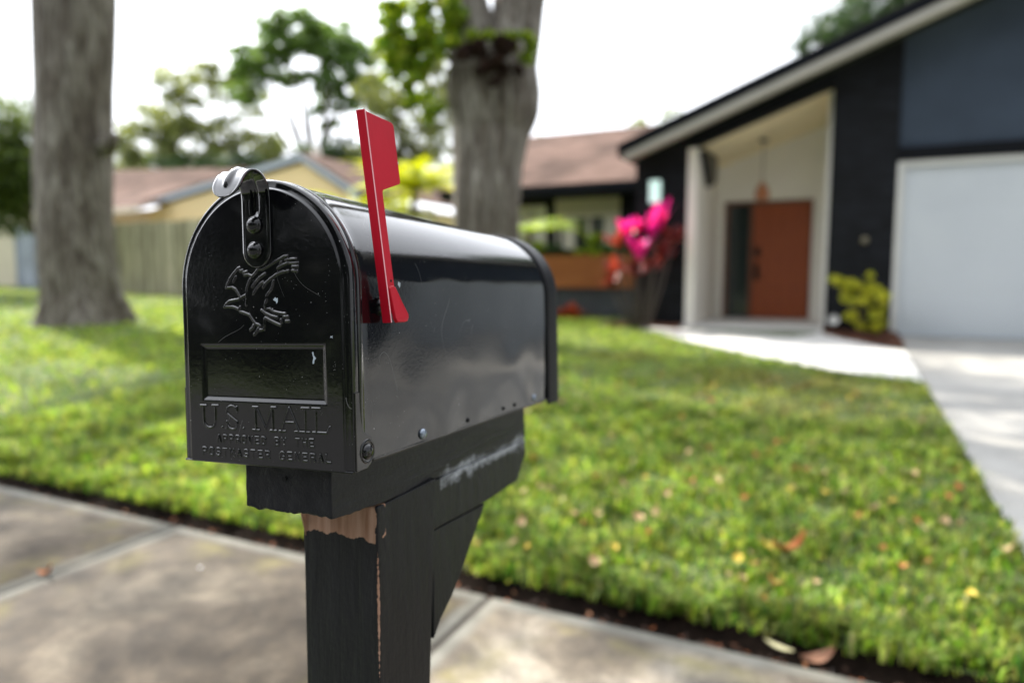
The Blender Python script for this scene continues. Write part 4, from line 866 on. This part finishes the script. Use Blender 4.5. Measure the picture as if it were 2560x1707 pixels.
M['bark2'] = plain('brown_bark', (.10, .075, .055), .9, .4, 4, .6, 20)
def trunk_mesh(mb_, pts, rad, seg_=40, ridge=.10, seed=0, flare=None):
    """pts along the trunk, radii; irregular fluted section"""
    n_ = len(pts); P_ = [Vector(p) for p in pts]; base = len(mb_.V)
    for i, p in enumerate(P_):
        t = (P_[min(i + 1, n_ - 1)] - P_[max(i - 1, 0)]).normalized(); u_ = t.cross(Vector((0, 1, 0.01))).normalized(); v_ = t.cross(u_)
        for k_ in range(seg_):
            a = 2 * math.pi * k_ / seg_; r_ = rad[i]
            d = u_ * math.cos(a) + v_ * math.sin(a)
            f_ = 1 + ridge * noise.noise((math.cos(a) * 2.2 + seed, math.sin(a) * 2.2, p.z * .45)) * 1.6 + ridge * .5 * noise.noise((math.cos(a) * 6, math.sin(a) * 6 + seed, p.z * .8))
            if flare is not None and flare[i] > 0: f_ += flare[i] * max(0, math.sin(a * 5 + seed)) ** 1.5
            q_ = p + d * r_ * f_; mb_.V.append(tuple(q_))
    for i in range(n_ - 1):
        for k_ in range(seg_): mb_.F.append((base + i * seg_ + k_, base + i * seg_ + (k_ + 1) % seg_, base + (i + 1) * seg_ + (k_ + 1) % seg_, base + (i + 1) * seg_ + k_))
def interp_path(keys, n_):
    ts = np.linspace(0, 1, len(keys)); t = np.linspace(0, 1, n_); K = np.array(keys, float)
    return [np.interp(t, ts, K[:, j]) for j in range(K.shape[1])]
def foliage(name, clumps, N, leaf, mat, parent, seed, flat=1.0, hollow=.5, sub_=9, spread=.28):
    """leaves gathered in many small tufts inside each clump; clumps: (x,y,z,rx,ry,rz)"""
    r = np.random.default_rng(seed); C_ = np.array(clumps, float); vol = C_[:, 3] * C_[:, 4] * C_[:, 5]; pr = vol ** .8; pr /= pr.sum(); Ps = []
    for c_, p_ in zip(C_, pr):
        m_ = max(12, int(N * p_)); ns = max(4, int(sub_ * (c_[3] * c_[5]) ** .5 * 1.6))
        d = r.normal(size=(ns, 3)); d /= np.linalg.norm(d, axis=1)[:, None]; rad = r.uniform(hollow, 1.0, ns) ** .6
        sc_ = c_[:3] + d * rad[:, None] * c_[3:6]; sp_ = spread * min(c_[3:6]) * r.uniform(.6, 1.5, ns)
        k_ = r.integers(0, ns, m_); g = r.normal(size=(m_, 3)); g /= np.linalg.norm(g, axis=1)[:, None]; g *= (r.uniform(0, 1, m_) ** .45)[:, None]
        Ps.append(sc_[k_] + g * sp_[k_][:, None] * np.array([1.25, 1.25, .75]))
    P_ = np.concatenate(Ps); V_, F_ = scatter_quads(P_, leaf, flat, seed + 1, 2.0)
    return mesh(name, V_, F_, mat, parent)
LF = {
 'oak': leafmat('oak_leaves', [(.035, .065, .012), (.06, .10, .02), (.10, .15, .03), (.16, .20, .05)], .4, .45),
 'olive': leafmat('olive_leaves', [(.10, .13, .05), (.17, .20, .08), (.25, .28, .12), (.32, .33, .17)], .4, .5),
 'pine': leafmat('bright_green_leaves', [(.07, .14, .04), (.13, .22, .06), (.20, .30, .09)], .4, .5),
 'dark': leafmat('dark_green_leaves', [(.025, .055, .025), (.045, .09, .035), (.08, .13, .05)], .3, .4),
 'deep': leafmat('deep_green_leaves', [(.006, .012, .005), (.012, .022, .008), (.02, .034, .012)], .05, .6),
 'yellow': leafmat('yellow_green_leaves', [(.22, .32, .015), (.48, .50, .015), (.62, .58, .02), (.10, .22, .015)], .5, .4),
 'vine': leafmat('bright_vine_leaves', [(.09, .19, .02), (.24, .36, .03), (.46, .52, .05), (.13, .24, .025)], .5, .35),  # bright yellow green foliage colour
 'fern': leafmat('fern_leaves', [(.05, .10, .015), (.12, .17, .03), (.16, .05, .02), (.10, .045, .02)], .4, .5)}
def limbs(mb_, start, ends, r0, seed, seg_=8):
    random.seed(seed)
    for e in ends:
        s_ = Vector(start); e = Vector(e); m_ = s_.lerp(e, .5) + Vector((random.uniform(-.4, .4), random.uniform(-.4, .4), random.uniform(0, .5))) * (e - s_).length * .25
        pts = [s_.lerp(m_, t) if t <= 1 else m_.lerp(e, t - 1) for t in (0, .5, 1, 1.5, 2)]
        mb_.tube(pts, [r0, r0 * .8, r0 * .6, r0 * .4, r0 * .12], seg_)
# 1: the great trunk on the left
t1 = thing('oak_tree', (-11.4, 7.3, .3), 'huge grey tree with straight fluted trunk flaring at its foot, on the lawn', 'tree', )
ks = [(-11.33, 7.29, .05, .76, .28), (-11.36, 7.29, .36, .66, .20), (-11.43, 7.30, .76, .59, .08), (-11.53, 7.32, 1.35, .60, .04), (-11.61, 7.38, 2.35, .585, 0), (-11.68, 7.47, 3.48, .59, 0), (-11.71, 7.55, 4.34, .60, 0), (-11.74, 7.68, 5.66, .62, 0), (-11.8, 7.8, 7.2, .60, 0)]
zz = np.linspace(.05, 7.2, 60); K = np.array(ks)
pts = [(np.interp(z, K[:, 2], K[:, 0]), np.interp(z, K[:, 2], K[:, 1]), z) for z in zz]
mb = MB(); trunk_mesh(mb, pts, np.interp(zz, K[:, 2], K[:, 3]) * .95, 64, .07, 1.3, np.interp(zz, K[:, 2], K[:, 4]))
mb.tube([(-11.05, 7.55, 3.15), (-10.85, 7.6, 3.3), (-10.78, 7.62, 3.38)], [.16, .12, .07], 12)     # knot
limbs(mb, (-11.8, 7.8, 7.0), [(-15, 6.5, 11), (-8.5, 5.0, 10.8), (-10.5, 11, 12), (-12, 3.2, 11), (-7.5, 8.5, 10.5)], .34, 3, 12)
mb.build('trunk', M['bark'], t1, True)
foliage('crown', [(-15, 6.5, 11.2, 3.2, 3, 1.8), (-8.6, 5.0, 10.9, 3.0, 2.6, 1.6), (-10.5, 10.5, 12, 3, 3, 1.8), (-12, 3.0, 11, 3, 2.6, 1.6), (-7.4, 8.4, 11, 2.6, 2.4, 1.5), (-11.5, 7, 13.2, 3.6, 3.4, 1.6)], 11500, .085, LF['oak'], t1, 11, hollow=.3, sub_=14)
# 2: the forked trunk behind the mailbox
t2 = thing('forked_tree', (-4.28, 8.15, .2), 'large grey tree forking above a swollen collar, ferns growing in its fork', 'tree')
K = np.array([(-4.28, 8.15, .1, .62), (-4.28, 8.15, .5, .50), (-4.28, 8.16, 1.2, .455), (-4.28, 8.18, 2.0, .450), (-4.29, 8.22, 2.55, .455), (-4.28, 8.28, 2.95, .49), (-4.25, 8.32, 3.25, .575), (-4.26, 8.34, 3.5, .60), (-4.26, 8.36, 3.75, .57), (-4.27, 8.37, 3.95, .50), (-4.3, 8.38, 4.08, .30)])
zz = np.linspace(.1, 4.08, 64); pts = [(np.interp(z, K[:, 2], K[:, 0]), np.interp(z, K[:, 2], K[:, 1]), z) for z in zz]
mb = MB(); trunk_mesh(mb, pts, np.interp(zz, K[:, 2], K[:, 3]) * .97, 64, .10, 5.1)
zz = np.linspace(3.45, 6.6, 26)
trunk_mesh(mb, [(np.interp(z, [3.45, 4.2, 4.7, 6.6], [-4.42, -4.55, -4.70, -5.5]), np.interp(z, [3.45, 6.6], [8.3, 8.2]), z) for z in zz], np.interp(zz, [3.45, 4.2, 6.6], [.36, .325, .285]), 32, .09, 2)
trunk_mesh(mb, [(np.interp(z, [3.45, 4.2, 4.7, 6.6], [-4.10, -4.04, -4.03, -3.75]), np.interp(z, [3.45, 4.2, 6.6], [8.35, 8.54, 8.9]), z) for z in zz], np.interp(zz, [3.45, 4.2, 6.6], [.38, .345, .30]), 32, .09, 9)
limbs(mb, (-5.5, 8.2, 6.5), [(-8.5, 7.2, 9.5), (-5.8, 5.5, 9.2), (-6.2, 11, 10)], .22, 8, 10); limbs(mb, (-3.75, 8.9, 6.5), [(-1.5, 10.5, 9.6), (-3.2, 6.2, 9.5), (-3.6, 12, 10)], .22, 9, 10)
limbs(mb, (-4.45, 8.2, 3.75), [(-5.15, 7.8, 3.95), (-5.2, 7.75, 4.4)], .06, 10, 6)
mb.build('trunk', M['bark'], t2, True)
foliage('crown', [(-8.5, 7.2, 9.9, 2.4, 2.2, 1.2), (-5.8, 5.2, 9.6, 2.3, 2.2, 1.2), (-6.2, 11, 10.4, 2.4, 2.3, 1.3), (-1.5, 10.6, 9.9, 2.2, 2, 1.1), (-3.2, 6.0, 9.8, 2.0, 1.9, 1.1), (-3.4, 12.2, 10.2, 2, 2, 1.2)], 5500, .085, LF['oak'], t2, 21, hollow=.3, sub_=14)
foliage('leafy_shoots', [(-5.18, 7.70, 4.30, .34, .30, .40), (-5.22, 7.66, 3.85, .34, .3, .32), (-4.98, 7.72, 3.45, .26, .25, .24), (-4.88, 7.78, 4.15, .28, .25, .3), (-5.22, 7.66, 4.75, .38, .3, .3), (-4.80, 7.72, 3.15, .18, .15, .2), (-5.38, 7.6, 4.2, .26, .2, .36), (-4.7, 7.76, 4.4, .24, .2, .26), (-5.0, 7.7, 3.95, .3, .2, .3)], 3600, .068, LF['vine'], t2, 22, hollow=.2, sub_=14, spread=.42)
foliage('fork_fern', [(-4.28, 7.58, 3.98, .24, .14, .09), (-3.95, 7.68, 4.0, .24, .14, .10), (-3.66, 7.86, 3.92, .16, .14, .10), (-4.5, 7.55, 3.86, .16, .12, .12), (-3.58, 7.92, 3.76, .1, .1, .1)], 1500, .05, LF['vine'], t2, 23, hollow=.2, sub_=12, spread=.5)
foliage('hanging_roots', [(-4.15, 7.62, 3.80, .34, .14, .13), (-3.72, 7.78, 3.82, .30, .14, .15), (-3.95, 7.66, 3.58, .22, .10, .16), (-3.72, 7.82, 3.60, .18, .10, .12), (-3.9, 7.7, 3.42, .1, .06, .12)], 2600, .05, plain('dead_fern', (.035, .014, .008), .9, .6, 12), t2, 24, hollow=.1, sub_=12, spread=.6)

def far_tree(name, label, base, clumps, leaf, N, mat, seed, r0=.25, group=None, flat=1, hollow=.35, sub_=10, spread=.3):
    if not name.startswith('street'): leaf *= .55; N = int(N * 2.9); spread *= 1.05; sub_ = int(sub_ * 1.5)
    root = thing(name, base, label, 'tree', group); mb_ = MB(); cs = [Vector(c[:3]) for c in clumps]
    cen = sum(cs, Vector()) / len(cs); fork = Vector(base).lerp(cen, .62); fork.z = base[2] + (min(c.z for c in cs) - base[2]) * .75
    mb_.tube([base, tuple(Vector(base).lerp(fork, .5) + Vector((.2, 0, 0))), tuple(fork)], [r0, r0 * .8, r0 * .65], 10)
    limbs(mb_, fork, [tuple(c) for c in cs], r0 * .5, seed, 6)
    mb_.build('trunk', M['bark2'], root, True); foliage('crown', clumps, N, leaf, mat, root, seed, flat, hollow, sub_, spread)
S = lambda x, y, z, r, k=1.25: (x, y, z, r * k, r * k, r * k * .8)
far_tree('tall_olive_tree', 'loose olive green tree with airy crown beyond the brown roof, left of the green tree', (-38.5, 32.8, .6), [S(-39.1, 32.8, 13.4, 1.5), S(-39.9, 32.1, 11.2, 1.6), S(-41.5, 31.2, 9.5, 1.6), S(-38.9, 32.4, 9.1, 1.9), S(-36.8, 33.5, 10.2, 1.3), S(-43.2, 30.6, 8.0, 1.4), S(-40.5, 32.0, 7.6, 1.8), S(-38.0, 33, 7.3, 1.5)], .30, 5200, LF['olive'], 31, .35, None, 1, .3, 9, .34)
far_tree('slim_olive_tree', 'slim sparse olive tree rising between the airy tree and the big green one', (-36.0, 34.2, .6), [S(-37.0, 33.8, 13.9, 1.0), S(-35.6, 34.3, 12.2, 1.1), S(-35.0, 34.4, 9.3, 1.4), S(-33.6, 34.6, 7.6, 1.4), S(-36.5, 34.4, 15.2, .5)], .28, 1900, LF['olive'], 32, .25, None, 1, .3, 9, .34)
far_tree('tall_green_tree', 'tall umbrella shaped bright green tree above the neighbour house', (-27.0, 30.3, .6), [S(-28.6, 30.0, 13.9, 1.2), S(-27.2, 30.4, 14.3, 1.3), S(-25.9, 31.2, 13.6, 1.3), S(-24.8, 31.6, 12.7, 1.1), S(-29.8, 29.4, 12.8, 1.1), S(-30.4, 29.2, 11.5, .9), S(-28.4, 30.4, 12.2, .8), S(-26.2, 31.0, 11.6, 1.0), S(-25.0, 31.5, 11.0, .9), S(-24.0, 31.9, 11.4, .8), S(-26.9, 30.1, 7.6, .6), S(-26.0, 31, 9.8, .7), S(-23.3, 32, 10.3, .8)], .26, 6400, LF['pine'], 33, .3, None, 1, .3, 10, .32)
far_tree('grey_green_tree', 'grey green tree with drooping sprays beside the forked trunk, beyond the palms', (-19.0, 27.4, .5), [S(-18.9, 27.4, 8.6, 1.1), S(-17.8, 27.7, 7.0, 1.2), S(-19.6, 26.9, 6.6, 1.0), S(-16.6, 28, 8.3, 1.1), S(-20.6, 27.6, 9.9, .9), S(-17.6, 28.2, 10.2, 1.0), S(-19.2, 27.5, 11.3, .8)], .22, 3400, LF['olive'], 34, .2, None, 1, .3, 10, .34)
far_tree('dark_bushy_tree', 'dark green dense tree behind the right slope of the yellow gable', (-22.0, 28, .5), [S(-22.3, 27.8, 6.3, 1.4), S(-21.0, 28.3, 5.6, 1.3), S(-23.2, 27.4, 5.2, 1.3), S(-20.2, 28.6, 6.4, .9)], .2, 5200, LF['dark'], 35, .25, None, 1, .1, 12, .4)
far_tree('low_dark_tree', 'low dark tree line clump right behind the brown roof ridge', (-32.5, 32, .5), [S(-32.6, 31.9, 7.0, 1.5), S(-34.6, 31.0, 6.9, 1.4), S(-30.6, 32.4, 7.0, 1.4), S(-29.0, 32.6, 6.8, 1.2), S(-37.4, 30, 7.0, 1.4)], .24, 4600, LF['dark'], 36, .25, None, 1, .2, 10, .36)
far_tree('shady_tree', 'dark green bushy tree beyond the cream shed', (-17.9, 11.3, .5), [S(-19.2, 10.4, 3.9, 1.0), S(-18.7, 10.6, 4.7, .7), S(-18.4, 10.5, 3.4, .7), S(-20.2, 10.3, 4.8, 1.0), S(-19.6, 10.6, 3.0, .8), S(-20.6, 10.4, 3.4, 1.0)], .12, 7500, LF['oak'], 37, .12, None, 1, .1, 12, .42)
far_tree('roof_top_tree', 'dark grey green tree showing above the black gable roof', (0, 30, .3), [S(-.4, 29.8, 10.4, 1.2), S(-1.3, 29.3, 9.6, .8), S(.8, 30.4, 11.0, 1.2), S(2.2, 30.8, 11.6, 1.2), S(.2, 30, 9.3, 1.3), S(3.5, 31, 12.4, 1.0)], .15, 6500, LF['dark'], 38, .2, None, 1, .2, 12, .38)
far_tree('pale_distant_tree', 'pale thin distant tree just over the brown wing roof', (-10.6, 40.4, .3), [S(-10.4, 40.4, 9.2, 1.1), S(-9.0, 41, 9.9, .9), S(-11.8, 40, 8.4, .9)], .2, 700, LF['olive'], 39, .15, None, 1, .3, 9, .4)
# palms
def frond(mb_, base, az, L_, droop, wid, up_=.9, n_=12):
    P_ = []
    for i in range(n_ + 1):
        t = i / n_; h = L_ * t * math.cos(up_ * (1 - t * droop)); P_.append((base[0] + math.cos(az) * h, base[1] + math.sin(az) * h, base[2] + L_ * (math.sin(up_) * t - droop * .75 * t * t)))
    mb_.tube(P_, [.012 * L_ * (1 - .8 * i / n_) for i in range(n_ + 1)], 4)
    for i in range(2, n_ + 1):
        p = Vector(P_[i]); t = (Vector(P_[i]) - Vector(P_[i - 1])).normalized(); sd_ = t.cross(Vector((0, 0, 1))).normalized()
        for s_ in (-1, 1):
            for q_ in (0, .5):
                w_ = wid * math.sin(math.pi * min(.97, (i + q_) / n_ * .9 + .1)) ; b0 = Vector(P_[i - 1]).lerp(p, q_)
                tip = b0 + sd_ * s_ * w_ + t * w_ * .55 - Vector((0, 0, w_ * .35)); k_ = t * (L_ / n_ * .2)
                mb_.add([b0 - k_, b0 + k_, tip], [(0, 1, 2)])
def palm(name, label, base, trunk_h, nf, L_, mat, seed, r0=.1, wid=.3, group=None):
    random.seed(seed); root = thing(name, base, label, 'palm', group); top = (base[0] + .1, base[1], base[2] + trunk_h)
    MB().tube([base, (base[0], base[1], base[2] + trunk_h * .5), top], [r0, r0 * .85, r0 * .75], 10).build('trunk', M['bark2'], root, True)
    mb_ = MB()
    for k_ in range(nf): frond(mb_, top, k_ * 2.4 + random.uniform(-.3, .3), L_ * random.uniform(.75, 1.1), random.uniform(.5, 1.1), wid, random.uniform(.5, 1.35))
    mb_.build('crown', mat, root)
palm('feather_palm', 'yellow green feathery palm left of the forked trunk', (-7.5, 11.2, .35), 2.35, 26, 1.5, LF['yellow'], 1, .08, .34)
palm('small_feather_palm', 'yellow green palm spreading low over the planter right of the forked trunk', (-5.15, 11.3, .3), 1.55, 9, .95, LF['vine'], 2, .06, .26)
palm('leaning_palm', 'yellow palm with long arching fronds close behind the feathery palm', (-8.5, 10.9, .35), 1.7, 20, 1.6, LF['yellow'], 3, .07, .34)
palm('roof_palm', 'green palm top showing over the brown wing roof, nearest the forked trunk', (-11.8, 28.4, .3), 6.3, 16, 1.25, LF['pine'], 4, .14, .4)
palm('thin_roof_palm', 'thin sparse palm top over the brown wing roof, nearest the black gable', (-10.2, 29.2, .3), 6.3, 8, 1.3, LF['pine'], 5, .12, .3)

# ================================================================ SHRUBS NEAR THE HOUSE
ti = leafmat('magenta_ti_leaves', [(.80, .015, .52), (.90, .05, .70), (.70, .02, .36), (.85, .03, .60)], .5, .35)
tid = leafmat('dark_red_ti_leaves', [(.10, .02, .03), (.22, .03, .04), (.40, .06, .05), (.06, .02, .03)], .35, .4)
def strap(mb_, base, az, L_, w_, el, droop=.6, n_=6):
    V_ = []
    for i in range(n_ + 1):
        t = i / n_; h = L_ * t * math.cos(el) * (1 + .1 * t); z_ = L_ * (math.sin(el) * t - droop * .5 * t * t); wv_ = w_ * math.sin(math.pi * min(.98, t * .88 + .08)) / 2
        for s_ in (-1, 1): V_.append((base[0] + math.cos(az) * h - math.sin(az) * wv_ * s_, base[1] + math.sin(az) * h + math.cos(az) * wv_ * s_, base[2] + z_))
    mb_.add(V_, [(2 * i, 2 * i + 1, 2 * i + 3, 2 * i + 2) for i in range(n_)])
random.seed(12)
tp = thing('ti_plant', (-2.78, 10.3, .3), 'tall ti plant with magenta leaf tufts on thin bare stems by the black pillar', 'plant')
tufts = [(-2.52, 10.22, 1.80, .52, 2), (-2.60, 10.3, 1.66, .44, 2), (-2.97, 10.2, 1.66, .42, 1), (-2.78, 10.18, 1.34, .48, 2), (-2.80, 10.3, 1.74, .34, 1), (-3.12, 10.22, 1.55, .38, 0), (-2.45, 10.4, 1.40, .40, 0), (-3.16, 10.25, 1.16, .34, 0), (-3.25, 10.3, .95, .32, 0), (-2.85, 10.3, 1.12, .34, 0), (-2.3, 10.3, 1.62, .36, 0), (-2.6, 10.35, 1.2, .36, 0)]
mb = MB(); bright = MB(); dull = MB()
for x, y, z, L_, b_ in tufts:
    mb.tube([(-2.78 + (x + 2.78) * .25, 10.3, .28), (-2.78 + (x + 2.78) * .7, 10.3, .28 + (z - .28) * .5), (x, y, z)], [.02, .016, .012], 6)
    for k_ in range(13):
        el = random.uniform(.95, 1.5) if b_ == 2 else random.uniform(.7, 1.45) if b_ else random.uniform(.1, 1.3)
        strap(bright if b_ and random.random() < .85 else dull, (x, y, z - .03), k_ * 2.4, L_ * random.uniform(.7, 1.1), .13, el, random.uniform(.1, .4))
mb.build('stem', plain('grey_stems', (.09, .07, .06), .8), tp, True); bright.build('magenta_leaves', ti, tp); dull.build('dark_leaves', tid, tp)
rp = thing('red_shrub', (-4.55, 11.9, .29), 'small rust red leafed shrub at the foot of the slate low wall', 'shrub')
mb = MB(); [strap(mb, (-4.55 + random.uniform(-.12, .12), 11.9, .29), k_ * 2.4, random.uniform(.25, .48), .07, random.uniform(.4, 1.4), .5) for k_ in range(40)]
mb.build('leaves', leafmat('rust_red_leaves', [(.45, .05, .03), (.30, .05, .03), (.50, .14, .06), (.12, .10, .02)], .4), rp)
CB = [(.0, 10.2, 1.02, .12, .12, .12), (.14, 10.2, .95, .11, .14, .14), (.42, 10.2, .92, .13, .14, .14), (.30, 10.25, 1.0, .11, .14, .12), (.06, 10.2, .82, .11, .12, .12), (.24, 10.2, .78, .12, .14, .14), (.46, 10.2, .72, .11, .14, .14), (.14, 10.2, .62, .10, .12, .12), (.36, 10.2, .58, .12, .14, .13), (.22, 10.2, .46, .10, .12, .11), (.40, 10.2, .42, .09, .12, .10)]
cr = thing('yellow_bush', (.24, 10.25, .3), 'yellow green leafy bush in front of the wide black pillar beside the garage', 'shrub')
mb = MB(); limbs(mb, (.26, 10.25, .28), [(.0, 10.2, 1.0), (.2, 10.3, 1.05), (.45, 10.2, .9), (.3, 10.15, .7)], .02, 4, 6); mb.build('stem', M['bark2'], cr, True)
foliage('leaves', CB, 2400, .05, leafmat('croton_leaves', [(.40, .44, .03), (.56, .56, .05), (.70, .66, .10), (.20, .28, .02)], .45), cr, 51, hollow=.1, sub_=16, spread=.4)
for i, (x, h_, lab, mt_) in enumerate(((-6.3, .5, 'broad green plant at the far end of the orange planter', 'pine'), (-5.6, .42, 'yellow green plant in the orange planter below the added white window', 'vine'), (-4.95, .34, 'bushy dark plant in the middle of the orange planter', 'dark'), (-4.35, .44, 'leafy green plant in the orange planter under the curtained window', 'vine'), (-3.75, .36, 'green plant at the house end of the orange planter', 'pine'))):
    r0_ = thing('planter_plant', (x, 12.4, 1.45), lab, 'plant', 'plants in the orange planter'); mb = MB(); limbs(mb, (x, 12.4, 1.2), [(x - .1, 12.4, 1.6), (x + .1, 12.4, 1.65)], .012, i, 5); mb.build('stem', M['bark2'], r0_, True)
    foliage('leaves', [(x, 12.4, 1.48 + h_ / 2, .30, .16, h_ / 2), (x - .2, 12.38, 1.5, .16, .14, .12), (x + .2, 12.38, 1.52, .16, .14, .14)], 700, .05, LF[mt_], r0_, 60 + i, hollow=.1, sub_=10, spread=.5)

# ================================================================ ACROSS THE STREET (out of view; trees and hedge shaped and darkened for the glossy paint's reflections)
for i, (x, y, h_, r_) in enumerate(((-22, -15, 8, 4.2), (-13.0, -16, 2.6, 2.2), (-6, -15, 6.5, 3.6), (-31, -9, 9, 4.4), (2.5, -17, 7.5, 3.8), (-30, -22, 10, 4.5), (11, -16, 7, 4.0), (-17, -20, 11, 4.2), (19, -12, 8, 4.0))):
    lb = ['broad dark tree', 'rounded oak', 'low dark tree', 'spreading tree', 'bushy tree', 'tall dark tree', 'wide tree', 'tallest dark tree', 'corner tree'][i] + ' standing unseen across the street from the mailbox'
    far_tree('street_tree', lb, (x, y, -.1), [(x, y, h_, r_, r_ * .9, r_ * .6), (x - r_ * .6, y, h_ * .7, r_ * .7, r_ * .6, r_ * .5), (x + r_ * .6, y + .5, h_ * .72, r_ * .7, r_ * .6, r_ * .5), (x, y + 1, h_ * .38, r_ * .9, r_ * .5, r_ * .45)], .42, 4200, LF['deep'], 70 + i, .3, 'trees across the street', 1, .1, 12, .45)
hd = thing('street_hedge', (-14, -11.2, -.1), 'long clipped dark hedge running unseen along the far side of the street', 'hedge')
foliage('leaves', [(x, -11.2, 1.1, 1.3, .7, 1.5) for x in np.arange(-34, 24, 1.6)], 26000, .16, LF['deep'], hd, 90, hollow=.1, sub_=8, spread=.6)
